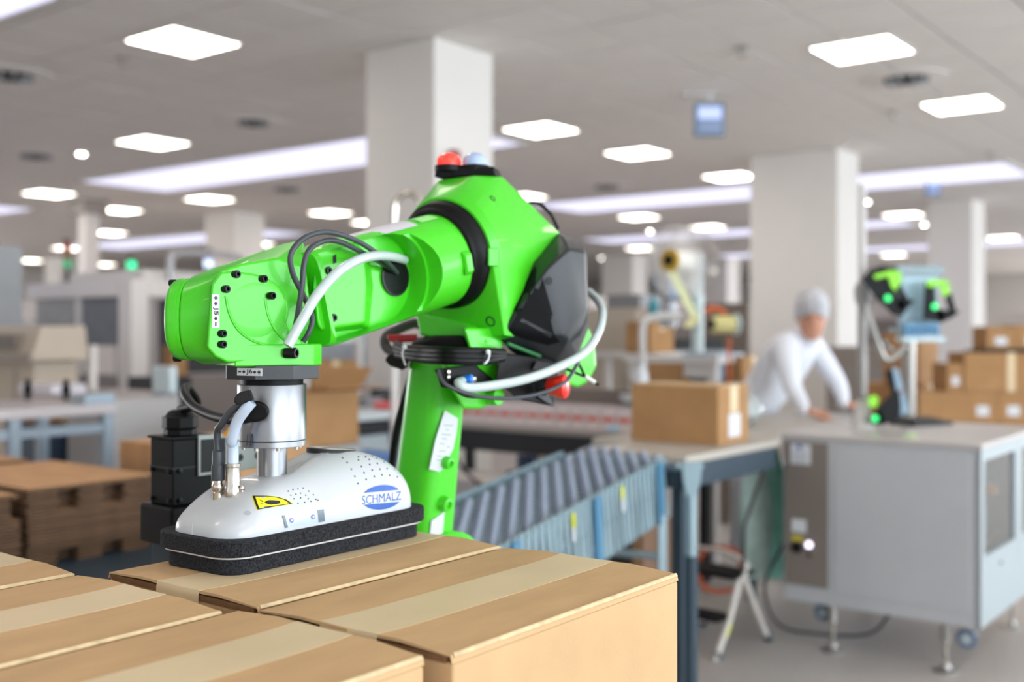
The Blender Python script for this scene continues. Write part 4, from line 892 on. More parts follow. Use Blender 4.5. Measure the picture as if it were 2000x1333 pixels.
bg = G().box(-.0115, .0115, -.0022, .0022, -.205, .004); bg.lathe([(.008, -.004), (.009, -.003), (.009, .004)], (0, 0, -.004), (0, -1, 0), 10); bg.lathe([(.008, -.004), (.009, -.003), (.009, .004)], (0, 0, -.196), (0, -1, 0), 10); bg.lathe([(.008, -.004), (.009, -.003), (.009, .004)], (0, 0, -.10), (0, -1, 0), 10)
bme = bg.me('side_bar'); bme.materials.append(M_BAR)
for side in (0, 1):
    nb = 84
    for i in range(nb):
        s = .035+i*(CL-.06)/nb; ang = .10*(1 if i % 2 else -.3)+.05*math.sin(i*.7)
        o = bpy.data.objects.new('side_bar', bme); COL.objects.link(o); o.parent = cvr
        o.matrix_local = XC @ Matrix.Translation((s, -.012-(i % 2)*.006 if side == 0 else W_+.012+(i % 2)*.006, -.004)) @ Matrix.Rotation(ang, 4, 'Y')
    for s in (.10, .62, 1.13, 1.58):
        y = -.034 if side == 0 else W_+.022
        part('carrier', G(XC).box(s-.022, s+.022, y, y+.012, -.21, -.004), M_CBLUE, cvr, bev=.002, label='blue carrier plate')
# stickers and end bracket
for s in (.42, .78):
    part('yellow_tag', G(XC).box(s-.008, s+.008, -.026, -.0235, -.055, -.015), mat('tag_yellow', '#dfe01c', .5), cvr); part('white_tag', G(XC).box(s-.008, s+.008, -.026, -.0235, -.095, -.055), M_LABEL, cvr)
e0 = cp(-.02, 0)-Vector((R0.x, R0.y, 0)); lgx = P(1350, 900, 3.66)-Vector((R0.x, R0.y, 0))
lx, ly = lgx.x, lgx.y
part('end_head', G().hull([(lx+a, ly+b_, z) for a, b_, z in [(-.034, -.02, .915), (.034, -.02, .915), (.034, .02, .915), (-.034, .02, .915), (-.03, -.018, .86), (.03, -.018, .86), (.03, .018, .86), (-.03, .018, .86), (-.018, -.014, .80), (.018, -.014, .80), (.018, .014, .80), (-.018, .014, .80)]]), M_BAR, cvr, bev=.003)
part('end_bar', G().cyl((lx-.05, ly, .902), (lx+.04, ly, .902), .009), M_ZINC, cvr)
part('leg_tube', G().cyl((lx, ly, .60), (lx, ly, .81), .017), M_BAR, cvr); part('leg_post', G().cyl((lx, ly, .03), (lx, ly, .60), .022), M_DKBLUE, cvr); part('leg_foot', G().lathe([(.045, 0), (.045, .008), (.02, .03)], (lx, ly, 0)), M_DARK, cvr)
part('end_link', G().hull([(lx-.03, ly-.005, .905), (lx-.03, ly+.005, .905), (e0.x, e0.y-.005, .90), (e0.x, e0.y+.005, .90), (lx-.03, ly, .885), (e0.x, e0.y, .88)]), M_ZINC, cvr)
part('axle_rail', G(XC).cyl((-.02, -.01, -.026), (-.02, W_+.01, -.026), .010), M_ZINC, cvr)
for s in (.10, 1.13, 1.62):
    for y in (-.03, W_+.03):
        a = XC @ Vector((s, y, -.20)); part('support_leg', G().box(a.x-.014, a.x+.014, a.y-.014, a.y+.014, .07, a.z+.02), M_ZINC, cvr, bev=.002)
        part('caster_wheel', G().cyl((a.x-.012, a.y, .036), (a.x+.012, a.y, .036), .036), M_DARK, cvr)
    a = XC @ Vector((s, -.03, -.20)); b_ = XC @ Vector((s, W_+.03, -.20)); part('cross_bar', G().cyl((a.x, a.y, a.z-.12), (b_.x, b_.y, b_.z-.12), .013), M_ZINC, cvr)
# ------------------------------------------------------------------ grey machine cabinet on feet
CB = Vector((1.80, 4.2, 0)); cz0, cz1 = .205, .92
cb = thing('machine_cabinet', 'large grey machine cabinet on levelling feet with brown control panel and glass door', 'cabinet', CB, UA)
M_CAB = mat('cabinet_grey', '#b4b5b8', .5, var=.02); M_CABW = mat('cabinet_white', '#a3acb0', .45); M_BROWN = mat('control_panel_taupe', '#7c726b', .45)
CW, CD = .80, 1.0
# carcass with a hollow behind the side window
part('body', G().box(0, .045, 0, CW, cz0, cz1-.02).box(.045, CD, CW-.02, CW, cz0, cz1-.02).box(.045, CD, 0, CW-.02, cz0, cz0+.02).box(CD-.02, CD, 0, CW-.02, cz0+.02, cz1-.02).box(.60, .62, .02, CW-.02, cz0+.02, cz1-.02), M_CAB, cb, bev=.002)
part('front_panel', G().box(-.004, 0, .035, .575, cz0+.06, cz1-.045), M_CAB, cb, bev=.0015, label='plain grey inset front panel')
part('top', G().box(-.012, CD+.01, -.012, CW+.012, cz1-.02, cz1), mat('cabinet_top', '#b9b2ae', .35), cb, bev=.002)
part('control_panel', G().box(-.008, 0, .60, CW-.012, .275, cz1-.035), M_BROWN, cb, bev=.0015, label='taupe brown control panel')
cpn = cb
part('notice', G().box(-.0095, -.008, .675, .765, .79, .875), M_LABEL, cb, label='white paper notice with a small blue mark'); part('notice_mark', G().box(-.0105, -.0095, .715, .735, .855, .872), mat('mark_blue', '#3c64b4', .5), cb)
for k in range(6): part('notice_line', G().box(-.0102, -.0095, .690+.003*(k % 3), .752, .797+k*.009, .799+k*.009), mat('faint_ink', '#8c9298', .6), cb)
part('small_notice', G().box(-.0095, -.008, .695, .76, .50, .555), M_LABEL, cb)
sw = part('rotary_switch', G().lathe([(.024, 0), (.024, .006), (.016, .010), (.014, .024), (.004, .025)], (-.008, .735, .435), (-1, 0, 0), 24), M_BLACK, cb)
part('switch_plate', G().box(-.0095, -.008, .71, .76, .463, .483), mat('warn_yellow2', '#cdbd20', .5), cb)
part('pilot_lamp', G().lathe([(.014, 0), (.013, .008), (.006, .013), (.001, .014)], (-.008, .682, .452), (-1, 0, 0), 20), mat('pilot_white', '#f3e6ff', .3, emit=2.2), cb, label='glowing white pilot lamp')
part('key_switch', G().lathe([(.009, 0), (.009, .006), (.001, .007)], (-.008, .682, .41), (-1, 0, 0), 16), M_DARK, cb)
# side with two glazed doors
def sideframe(x0, x1, nm):
    f = .06
    g = G().box(x0, x0+f, -.004, .02, cz0+.16, cz1-.025).box(x1-f, x1, -.004, .02, cz0+.16, cz1-.025).box(x0+f, x1-f, -.004, .02, cz1-.07, cz1-.025).box(x0+f, x1-f, -.004, .02, cz0+.16, cz0+.27)
    d = part('door', g, M_CABW, cb, bev=.001); gp = part('pane', G().box(x0+f, x1-f, .006, .010, cz0+.27, cz1-.07), mat('door_glass', '#dbe6e8', .03, trans=1.0), d)
    part('lock', G().lathe([(.007, 0), (.007, .004), (.001, .005)], ((x0+x1)/2, -.004, cz0+.21), (0, -1, 0), 14), M_DARK, d); return d
sideframe(.0, .60, 1); sideframe(.605, .995, 2)
part('side_skirt', G().box(0, CD, -.004, .02, cz0, cz0+.16), M_CABW, cb, bev=.001); part('side_rail', G().box(0, CD, -.004, .02, cz1-.025, cz1-.02), M_CABW, cb, bev=.001)
part('corner_post', G().box(.0, .012, -.006, .0, cz0, cz1-.02), M_CABW, cb)
# machine parts seen behind the glass
mo = part('inner_drive', G().cyl((.28, .10, .70), (.28, .26, .72), .10), mat('motor_blue_grey', '#64798b', .4), cb, bev=.003)
part('inner_block', G().box(.18, .42, .08, .26, .50, .62), mat('motor_blue_grey', '#64798b', .4), cb, bev=.005)
part('inner_knob', G().sph((.36, .05, .70), .024, 14), mat('knob_orange', '#e88f1a', .4), cb); part('inner_column', G().box(.09, .13, .05, .09, cz0+.02, .84), M_STEEL, cb); part('inner_plate', G().box(.05, .58, .06, .10, .47, .49), M_STEEL, cb)
for i, (x, y) in enumerate([(.07, .145), (.07, .61), (.93, .10), (.93, .65)]):
    ft = part('foot', G().lathe([(.045, 0), (.045, .006), (.02, .014), (.012, .03)], (x, y, 0)), M_STEEL, cb); part('spindle', G().cyl((x, y, .02), (x, y, .15), .0085), M_CHROME, ft); part('foot_sleeve', G().cyl((x, y, .12), (x, y, cz0), .018), M_STEEL, ft)
for x, y in [(.05, .06), (.10, .66), (.80, .30)]:
    fk = part('caster_fork', G().box(x-.03, x+.03, y-.03, y+.03, cz0-.012, cz0).box(x-.005, x+.03, y-.020, y-.017, .14, cz0-.012).box(x-.005, x+.03, y+.017, y+.020, .14, cz0-.012), M_STEEL, cb)
    wh = part('caster_wheel', G().lathe([(.018, -.013), (.036, -.013), (.040, -.009), (.040, .009), (.036, .013), (.018, .013)], (x, y, .150), (1, .2, 0), 24), mat('caster_blue_grey', '#5c6a80', .5), fk)
    part('wheel_hub', G().cyl((x-.016, y-.003, .150), (x+.016, y+.003, .150), .019), M_CABW, wh)
part('mains_cable', G().tube([(.05, CW+.01, .45), (.03, CW+.1, .25), (.05, CW+.05, .08), (.1, CW-.1, .05), (.2, .5, .06), (.35, .45, .14)], .007), M_DARK, cb)
# ------------------------------------------------------------------ things on the cabinet
def cbp(u, v, z=.92): return CB+U*u+V*v+Z*z
def onp(px, py, z): return RP(px, py, (0, 0, z), Z)
p = onp(1684, 836, .92); t = thing('stand_pole', 'grey steel pole with white cone foot standing on the machine cabinet', 'stand', p, UA)
part('cone_foot', G().lathe([(.052, 0), (.050, .02), (.030, .09), (.022, .125), (.020, .13)]), M_WHITEP, t)
part('lower_tube', G().cyl((0, 0, .12), (0, 0, .58), .021, n=24), mat('pole_grey', '#8f8b88', .4, .3), t); part('joint_cap', G().lathe([(.03, .56), (.035, .60), (.035, .63), (.02, .66)]), M_GREYP, t)
part('upper_tube', G().cyl((0, 0, .64), (0, 0, 1.10), .017, n=20), M_WHITEP, t)
M_LIME = mat('lime_plastic', '#8ee80c', .4); M_GLED = mat('green_led', '#1ad668', .3, emit=1.2)
def arm_panel(): pass
# jointed arm carrying the flat screen and two handheld units
YS = 4.9
sc = thing('flat_screen', 'grey-blue flat screen with a lit keyboard strip on a jointed metal arm', 'screen', P(1792, 600, YS), UA-.80)
part('housing', G().box(-.09, .09, -.02, .02, -.13, .18), M_SCRF if False else mat('screen_back', '#9bb1bd', .4), sc, bev=.006)
part('top_rail', G().box(-.11, .11, -.03, .03, .14, .185), mat('rail_grey', '#8c9ea8', .4), sc, bev=.004)
part('display', G().box(-.08, .08, -.024, -.02, -.05, .13), mat('display_pale', '#9fbccb', .25, emit=.15), sc)
part('key_strip', G().box(-.08, .08, -.05, -.02, -.13, -.075), mat('keys_blue', '#5c9cc4', .35), sc, bev=.003)
for k in range(7): part('key', G().box(-.07+k*.021, -.055+k*.021, -.053, -.05, -.12, -.09), mat('key_dark', '#35688c', .5), sc)
part('lower_tray', G().box(-.10, .10, -.06, .01, -.155, -.135), mat('tray_pale', '#c5dbe2', .4), sc, bev=.003)
W2 = ROOT[sc]
part('arm', G().tube([P(1690, 600, 4.97), P(1722, 690, 5.0), P(1745, 700, 5.0), P(1790, 650, 4.98), P(1798, 640, 4.95)], .014, n=12, smooth=3), M_STEEL, sc, world=True)
part('arm_post', G().cyl(P(1775, 812, 5.05), P(1775, 665, 5.0), .028, n=16), M_STEEL, sc, world=True)
for px, py in [(1728, 670), (1738, 681), (1741, 645)]: part('arm_knob', G().sph(P(px, py, 4.93), .012, 14), M_ZINC, sc, world=True)
def handheld(pxs, Y, name_label, frame, grip, top, led, foot):
    c = P(*pxs, Y); t = thing('handheld_unit', name_label, 'tool', c, 0)
    q = lambda L_, d=.0: [P(px, py, Y+d) for px, py in L_]
    for nm, poly, m_ in (('frame', frame, M_BLACK), ('lime_top', top, M_LIME), ('grip', grip, M_BLACK)):
        if isinstance(poly[0], tuple): poly = [poly]
        for pl in poly: part(nm, G().prism(q(pl, -.022-(.014 if nm == 'lime_top' else 0)), q(pl, .022)), m_, t, world=True, bev=.004)
    for px, py in led: part('status_light', G().lathe([(.015, 0), (.013, .004), (.001, .005)], P(px, py, Y-.037), (0, -1, 0), 20), M_GLED, t, world=True, label='glowing green status light')
    for pl in foot: part('lime_tip', G().prism(q(pl, -.018), q(pl, .018)), M_LIME, t, world=True, bev=.002)
    return t
handheld((1735, 566), 4.80, 'left one of two black and lime handheld units, tilted, beside the pole',
    [[(1682, 545), (1698, 528), (1722, 519), (1748, 522), (1757, 545), (1750, 572), (1774, 600), (1762, 618), (1744, 616), (1712, 584)], [(1752, 584), (1788, 586), (1772, 604), (1750, 606)]],
    [[(1748, 560), (1757, 554), (1777, 588), (1766, 596)]], [[(1704, 538), (1740, 528), (1757, 530), (1745, 538), (1710, 546)], [(1734, 540), (1760, 530), (1761, 548), (1748, 570), (1740, 560)]], [(1734, 583)], [])
handheld((1838, 580), 4.80, 'right one of two black and lime handheld units, with an open triangular grip',
    [[(1806, 550), (1826, 550), (1828, 600), (1850, 612), (1840, 632), (1802, 624)], [(1824, 604), (1876, 608), (1862, 620), (1835, 632)]],
    [[(1845, 580), (1858, 572), (1869, 612), (1855, 616)]], [[(1808, 552), (1818, 546), (1850, 548), (1856, 556), (1812, 562)], [(1834, 560), (1857, 560), (1854, 572), (1843, 582)]], [(1826, 599)], [])
t = handheld((1745, 790), 4.85, 'black and lime handheld tool lying on the cabinet beside the pole foot',
    [[(1714, 795), (1740, 770), (1758, 762), (1760, 800), (1752, 826), (1716, 830), (1706, 815)]], [[(1700, 812), (1722, 800), (1728, 830), (1706, 832)]], [[(1694, 778), (1708, 772), (1716, 778), (1712, 796), (1698, 796)]], [(1709, 818)], [[(1736, 806), (1746, 798), (1750, 808), (1740, 818)]])
t = thing('document_holder', 'slanted black and grey holder board standing behind the lime tool', 'holder', onp(1765, 822, .92), 0)
part('board', G().prism([P(px, py, 4.95) for px, py in [(1728, 726), (1742, 720), (1752, 724), (1775, 808), (1758, 818)]], [P(px, py, 5.0) for px, py in [(1728, 726), (1742, 720), (1752, 724), (1775, 808), (1758, 818)]]), M_BLACK, t, world=True, bev=.003)
part('grey_sleeve', G().prism([P(px, py, 4.93) for px, py in [(1742, 718), (1754, 720), (1776, 806), (1760, 814)]], [P(px, py, 4.95) for px, py in [(1742, 718), (1754, 720), (1776, 806), (1760, 814)]]), mat('sleeve_grey_blue', '#84a0b4', .4), t, world=True, bev=.002)
part('red_dot', G().cyl(P(1760, 763, 4.925), P(1760, 763, 4.93), .006), mat('dot_red', '#d05048', .5), t, world=True)
part('holder_foot', G().box(-.05, .05, -.04, .04, 0, .012), M_DARK, t)
p = onp(1800, 830, .92); t = thing('black_pad', 'flat black wedge-shaped pad on the cabinet top', 'pad', p, UA-.5)
part('pad_body', G().prism([(-.12, -.08, 0), (.12, -.08, 0), (.12, .08, 0), (-.12, .08, 0)], [(-.115, -.075, .018), (.115, -.075, .018), (.115, .075, .030), (-.115, .075, .030)]), M_DARK, t, bev=.003)
part('keypad', G().box(-.08, .08, -.05, .05, .024, .0275), M_BLACK, t)
single('lime_note', G().box(-.035, .035, -.02, .02, 0, .004), mat('note_lime', '#a9d860', .6), 'lime green sticky note pad near the cabinet front edge', 'note', onp(1778, 853, .92), UA, bev=.001)
# ------------------------------------------------------------------ step stool, bags, orange hose, bin under the worktable
p = RP(1400, 1290, (0, 0, 0), Z); st = thing('step_stool', 'folding step stool with white tube legs and black treads, beside the conveyor leg', 'stool', p, UA-.12); st.scale = (1, 1, .74)
M_TUBEW = mat('stool_white', '#d8d2ca', .4)
for y in (0, .34):
    part('front_leg', G().tube([(0, y, .0), (-.0, y, .02), (.10, y, .22), (.16, y, .40), (.20, y, .43)], .014, n=10, smooth=3), M_TUBEW, st); part('rear_leg', G().tube([(.40, y, 0), (.30, y, .20), (.20, y, .43)], .014, n=10, smooth=3), M_TUBEW, st)
    part('rubber_foot', G().cyl((0, y, 0), (.012, y, .04), .018), M_DKBLUE, st); part('rubber_foot', G().cyl((.40, y, 0), (.385, y, .04), .018), M_DKBLUE, st)
part('tread', G().box(.10, .28, -.01, .35, .42, .445), M_BLACK, st, bev=.006); part('tread', G().box(.0, .14, .0, .34, .20, .22), M_BLACK, st, bev=.006)
part('handle_bow', G().tube([(.20, -.0, .43), (.21, .0, .50), (.22, .1, .54), (.22, .24, .54), (.21, .34, .50), (.20, .34, .43)], .013, n=10), M_TUBEW, st)
part('yellow_tag', G().cyl((.055, 0, .12), (.085, 0, .18), .0148), mat('tag_yellow', '#dfe01c', .5), st)
for k, (dx_, r) in enumerate([(0, .12)]):
    pts = []
    for i in range(26): a = i/25*2*math.pi*2.2; pts.append((.10*math.cos(a)+.01*i/25, .02*i/25-.02, .12+.11*math.sin(a)+.01*math.sin(3*a)))
    single('orange_hose', G().tube(pts, .010, n=10, smooth=3), mat('hose_orange', '#c2562a', .5), 'orange coiled hose hanging behind the step stool', 'hose', P(1404, 1112, 5.0)-Z*.12, 0)
for i, (px, py, w_, h_, m_, lb) in enumerate([(1500, 1060, .17, .62, mat('bag_green', '#a6ffe0', .35, var=.2, vscale=14), 'green translucent plastic bag hanging between worktable and cabinet'), (1474, 1060, .12, .58, mat('bag_pale', '#d2f2e8', .35, var=.15, vscale=14), 'pale green plastic bag hanging left of the green one')]):
    c = P(px, 1115, 5.15 if i == 0 else 5.05); rings = []
    for k in range(13):
        f = k/12; z = c.z-.03+h_*f; a_ = w_*(.5+.18*math.sin(f*3.14))*(1-.5*f*f*f); ring = []
        for j in range(20): t_ = 2*math.pi*j/20; rr_ = 1+.10*math.sin(5*t_+f*3)+.05*math.sin(9*t_-f*5); ring.append((c.x+a_*rr_*math.cos(t_), c.y+a_*.6*rr_*math.sin(t_), z))
        rings.append(ring)
    o = single('plastic_bag', G().loft(rings), m_, lb, 'bag', ang=80)
single('cardboard_divider', G().box(0, .4, 0, .02, 0, .55), mat('divider_brown', '#8f6f58', .8), 'brown upright board leaning under the worktable', 'board', tp(.55, .5, 0), UA, bev=.002)
t = thing('storage_bin', 'dark open bin on the black unit behind the worktable', 'bin', tp(.62, .86, .5), UA)
part('walls', G().prism([(0, 0, 0), (.3, 0, 0), (.3, .36, 0), (0, .36, 0)], [(-.02, -.02, .2), (.32, -.02, .2), (.32, .38, .2), (-.02, .38, .2)]), M_DARK, t, bev=.006); part('rim', G().box(-.03, .33, -.03, -.01, .19, .215).box(-.03, .33, .37, .39, .19, .215), M_BLACK, t)
single('floor_unit', G().box(0, .45, 0, .4, 0, .5), mat('floor_unit_black', '#27272a', .6), 'black unit on the floor behind the worktable, carrying the dark bin', 'box', tp(.55, .84, 0), UA, bev=.01)
single('pale_sack', G().sph((0, 0, .09), .16, 16, (1, .8, .6)), mat('sack_pale', '#c9cfc0', .7, var=.1, vscale=20), 'pale sack lying on the floor behind the step stool', 'bag', onp(1535, 1150, .0)+U*.25, UA)
# ------------------------------------------------------------------ the worker
M_COAT = mat('coat_white', '#e9ebf3', .8, var=.03, vscale=12); M_SKIN = mat('skin', '#d39a80', .55); M_NET = mat('hairnet', '#c9cad0', .8, var=.25, vscale=60); M_TROU = mat('trousers_white', '#d9dbe2', .8)
wk = thing('person', 'person in white coat and hairnet leaning on the worktable with both hands', 'person', tp(2.2, .82, 0), 0)
def skin(nodes, edges, m_, nm, parent, root=0, sub=2, label=None):
    """one continuous skinned surface; nodes = (world point, radius x, radius y)"""
    R = ROOT[parent].inverted(); me = bpy.data.meshes.new(nm); me.from_pydata([R @ n[0] for n in nodes], edges, []); me.materials.append(m_)
    o = bpy.data.objects.new(nm, me); COL.objects.link(o); o.parent = parent; ROOT[o] = ROOT[parent]
    mo = o.modifiers.new('skin', 'SKIN'); mo.use_smooth_shade = True
    for i, n in enumerate(nodes): me.skin_vertices[0].data[i].radius = (n[1], n[2] if len(n) > 2 else n[1])
    me.skin_vertices[0].data[root].use_root = True
    s = o.modifiers.new('sub', 'SUBSURF'); s.levels = sub; s.render_levels = sub
    if label: o['label'] = label
    return o
pel = tp(2.22, .80, .95); chest = tp(2.14, .55, 1.22); neckb = tp(2.12, .47, 1.325); neck = tp(2.11, .44, 1.375)
sL = tp(1.95, .50, 1.285); sR = tp(2.33, .50, 1.285)
eL = tp(1.88, .42, 1.06); eR = tp(2.38, .38, 1.08); hL = tp(1.85, .33, .965); hR = tp(2.31, .30, .975)
wL = tp(1.855, .355, .985); wR = tp(2.325, .325, .99)
nodes = [(pel, .155, .12), (pel.lerp(chest, .5), .145, .11), (chest, .165, .12), (neckb, .075, .07), (sL, .068), (eL, .05), (wL, .036), (sR, .068), (eR, .05), (wR, .036),
         (tp(2.12, .84, .86), .095), (tp(2.10, .80, .48), .066), (tp(2.10, .84, .10), .05), (tp(2.34, .86, .86), .095), (tp(2.36, .84, .48), .066), (tp(2.36, .90, .10), .05)]
skin(nodes, [(0, 1), (1, 2), (2, 3), (2, 4), (4, 5), (5, 6), (2, 7), (7, 8), (8, 9), (0, 10), (10, 11), (11, 12), (0, 13), (13, 14), (14, 15)], M_COAT, 'body_in_coat', wk)
hc = tp(2.07, .40, 1.450); fdir = (-V*.45-U*.85-Z*.28).normalized(); hx = fdir.cross(Z).normalized(); hz = hx.cross(fdir).normalized(); XH = Matrix.Translation(hc) @ Matrix([[hx.x, fdir.x, hz.x, 0], [hx.y, fdir.y, hz.y, 0], [hx.z, fdir.z, hz.z, 0], [0, 0, 0, 1]])
g = G(XH); rings = []
for z, w2, d2, off in [(-.125, .03, .03, .055), (-.115, .042, .05, .04), (-.085, .058, .075, .022), (-.04, .068, .092, .006), (0, .074, .098, 0), (.05, .076, .100, -.004), (.09, .064, .085, -.006), (.115, .035, .05, -.008), (.12, .008, .01, -.008)]:
    rings.append([Vector((w2*math.cos(2*math.pi*k/24), off+d2*math.sin(2*math.pi*k/24), z)) for k in range(24)])
g.loft(rings); hd = part('head', g, M_SKIN, wk, world=True, sub=1)
part('nose', G(XH).hull([(-.012, .092, -.035), (.012, .092, -.035), (0, .118, -.030), (0, .095, .01), (-.006, .09, .01), (.006, .09, .01)]), M_SKIN, hd, world=True, bev=.004)
for s in (-1, 1):
    part('eye', G(XH).sph((s*.031, .084, .005), .011, 12, (1.2, .6, .7)), M_DARK, hd, world=True); part('ear', G(XH).sph((s*.075, -.005, -.015), .028, 12, (.35, .7, 1.1)), M_SKIN, hd, world=True)
part('mouth', G(XH).hull([(-.024, .086, -.066), (.024, .086, -.066), (0, .094, -.060), (0, .093, -.074)]), mat('lips', '#a85b50', .5), hd, world=True, bev=.002)
part('neck', G().cyl(neck-Z*.07, hc-Z*.06-fdir*.01, .062, .055), M_COAT, wk, world=True)
g = G(XH); rings = []
for z, w2, d2, off in [(-.03, .078, .098, -.025), (.01, .084, .104, -.014), (.035, .086, .109, -.006), (.06, .086, .110, -.006), (.095, .074, .096, -.008), (.122, .045, .06, -.01), (.133, .010, .012, -.01)]:
    rings.append([Vector(((w2+.003*math.sin(9*a))*math.cos(a), off+(d2+.003*math.sin(7*a))*math.sin(a), z+(-.03*(1-math.sin(a)) if z < .05 else 0))) for a in [2*math.pi*k/36 for k in range(36)]])
g.loft(rings); part('hairnet', g, M_NET, wk, world=True, sub=1, label='grey-white hairnet cap')
part('collar', G().tube([neckb+U*(.075*math.cos(a))+V*(.07*math.sin(a))+Z*.02 for a in [2*math.pi*k/12 for k in range(13)]], .022, n=10), M_COAT, wk, world=True)
def hand(wp, fw, side, curl, holding):
    fw = fw.normalized(); sdv = fw.cross(Z).normalized()*side; nodes = [(wp, .026, .02), (wp+fw*.045-Z*.008, .034, .016), (wp+fw*.075-Z*.010, .036, .014)]; edges = [(0, 1), (1, 2)]
    skin(nodes, edges, M_SKIN, 'hand', wk, sub=1)
    for k, (o_, L_) in enumerate([(-.027, .062), (-.009, .072), (.009, .070), (.026, .055)]):
        b0 = wp+fw*.075+sdv*o_-Z*.010; b1 = b0+fw*L_*.45-Z*curl*.3; b2 = b1+fw*L_*.3-Z*curl*.5; b3 = b2+fw*L_*.2-Z*curl*.4
        skin([(b0-fw*.02, .009), (b0, .009), (b1, .0085), (b2, .008), (b3, .007)], [(0, 1), (1, 2), (2, 3), (3, 4)], M_SKIN, 'finger', wk, sub=1)
    b0 = wp+fw*.03-sdv*.026; b1 = b0+fw*.035-sdv*.022-Z*.004; b2 = b1+fw*.03-sdv*.004-Z*.006
    skin([(b0, .011), (b1, .010), (b2, .008)], [(0, 1), (1, 2)], M_SKIN, 'thumb', wk, sub=1)
hand(hL+Z*.0, -V*.7-U*.3-Z*.1, 1, .012, False); hand(hR, -V*.8-U*.45-Z*.05, -1, .02, True)
for n_, wp in (('cuff', wL), ('cuff', wR)): part(n_, G().cyl(wp+V*.02, wp-V*.012-Z*.008, .040, .037, n=18), M_COAT, wk, world=True)
t = thing('handheld_scanner', 'small grey device held under the far hand of the worker', 'device', tp(2.22, .20, TZ), UA)
part('casing', G().box(-.05, .05, -.035, .035, 0, .03), M_GREYP, t, bev=.006); part('display', G().box(-.03, .03, -.03, .02, .03, .033), M_DARK, t)
single('paper_sheet', G().box(-.15, .15, -.1, .1, 0, .002), mat('sheet_grey', '#a9a6a4', .6), 'grey paper sheet lying under the hands of the worker', 'paper', tp(2.0, .22, TZ), UA+.1)
# crumpled plastic sacks on the table beside the worker
for i, (u, v, r, lb) in enumerate([(1.05, .42, .11, 'crumpled grey plastic sack on the worktable behind the labelled carton'), (1.28, .40, .09, 'smaller crumpled pale sack on the worktable near the worker')]):
    g = G().sph((0, 0, 0), r, 20, (1.1, .9, .8)); rr_ = random.Random(i)
    g.v = [p*(1+rr_.uniform(-.10, .10)) for p in g.v]; mn = min(p.z for p in g.v); g.v = [p-Z*mn for p in g.v]
    single('plastic_sack', g, mat('sack_clear_grey', '#a9b0b0', .3, var=.2, vscale=25, coat=.4), lb, 'bag', tp(u, v, TZ), UA)
# ------------------------------------------------------------------ background: cartons at right
def near(px, Y): return UV(*corner(px, Y), 0)
def bcarton(px, Y, z, L, W, H, lb, lab=True, rot=0.0, grp=None):
    """carton whose near vertical edge is at the given column; L runs along +u, W along +v; label on the face towards -u"""
    t = thing('carton', lb, 'box', (nearR(px-3000, Y, L) if px > 2500 else near(px, Y))+Z*z, UA+rot, grp)
    part('body', G().box(0, L, 0, W, 0, H-.004), M_CARD2, t, bev=.003)
    part('top_flap', G().box(0, L/2-.001, -.001, W+.001, H-.004, H), M_CARD2, t); part('top_flap', G().box(L/2+.001, L, -.001, W+.001, H-.004, H), M_CARD2, t)
    part('tape', G().box(L/2-.03, L/2+.03, -.002, W+.002, H, H+.001).box(L/2-.03, L/2+.03, -.002, 0, H-.06, H), M_TAPE, t)
    if lab: part('address_label', G().box(-.002, 0, W*.28, W*.72, H*.2, H*.55), M_LABEL, t, label='white paper address label')
    return t
t = thing('pallet', 'wooden pallet under the carton stack at the right edge', 'pallet', near(1990, 7.9)-U*.02-V*.25, UA-.6)
t.rotation_euler = (0, 0, math.radians(170)); ROOT[t] = Matrix.Translation(t.location) @ Matrix.Rotation(math.radians(170), 4, 'Z')
M_WOOD = mat('pallet_wood', '#a98a63', .8, var=.2, vscale=12)
for k in range(5): part('board', G().box(-.6, .9, -.75+k*.18, -.63+k*.18, .12, .14), M_WOOD, t)
for k in range(3): part('runner', G().box(-.6+k*.66, -.45+k*.66, -.75, .1, 0, .12), M_WOOD, t)
XR = math.radians(-4)
def fcart(x0px, x1px, Y, z, H, D_, lb, lab=True, tape=False):
    """carton facing the camera side: front face spans two pixel columns at depth Y"""
    xa, xb = (x0px-1000)/FPX*Y, (x1px-1000)/FPX*Y; Wd = xb-xa
    t = thing('carton', lb, 'box', (xa, Y, z), XR)
    part('body', G().box(0, Wd-.006, 0, D_, 0, H-.004), M_CARD2, t, bev=.003); part('top_flap', G().box(0, Wd-.006, 0, D_/2-.001, H-.004, H), M_CARD2, t); part('top_flap', G().box(0, Wd-.006, D_/2+.001, D_, H-.004, H), M_CARD2, t)
    if lab: part('address_label', G().box(Wd*.28, Wd*.68, -.002, 0, H*.22, H*.55), M_LABEL, t, label='white paper address label')
    if tape: part('tape', G().box(Wd*.78, Wd*.92, -.002, 0, 0, H).box(Wd*.78, Wd*.92, 0, D_, H, H+.001), M_TAPE, t, label='pale tape strip')
    return t
zz = lambda py, Y: EYE-(py-HZ)/FPX*Y
YB = 8.0
z_l = zz(826, YB); hrow = zz(766, YB)-z_l
nb = [(1795, 1890), (1891, 1950), (1951, 2010)]
names = ['left', 'middle', 'right']
for r_, (lb) in enumerate(['bottom', 'second']):
    for (a, b_), nm in zip(nb, names): fcart(a, b_, YB, .14+r_*(z_l-.14)/2, (z_l-.14)/2-.003, .4, '%s row %s carton of the right edge stack, hidden below the cabinet top' % (lb, nm), lab=False)
fcart(1795, 1890, YB, z_l, hrow, .4, 'wide plain carton at the left foot of the right edge stack', lab=False)
fcart(1891, 1949, YB, z_l, hrow, .4, 'labelled carton in the lowest visible row, right of the plain one')
fcart(1950, 2010, YB, z_l, hrow, .4, 'labelled carton in the lowest visible row, cut by the right edge')
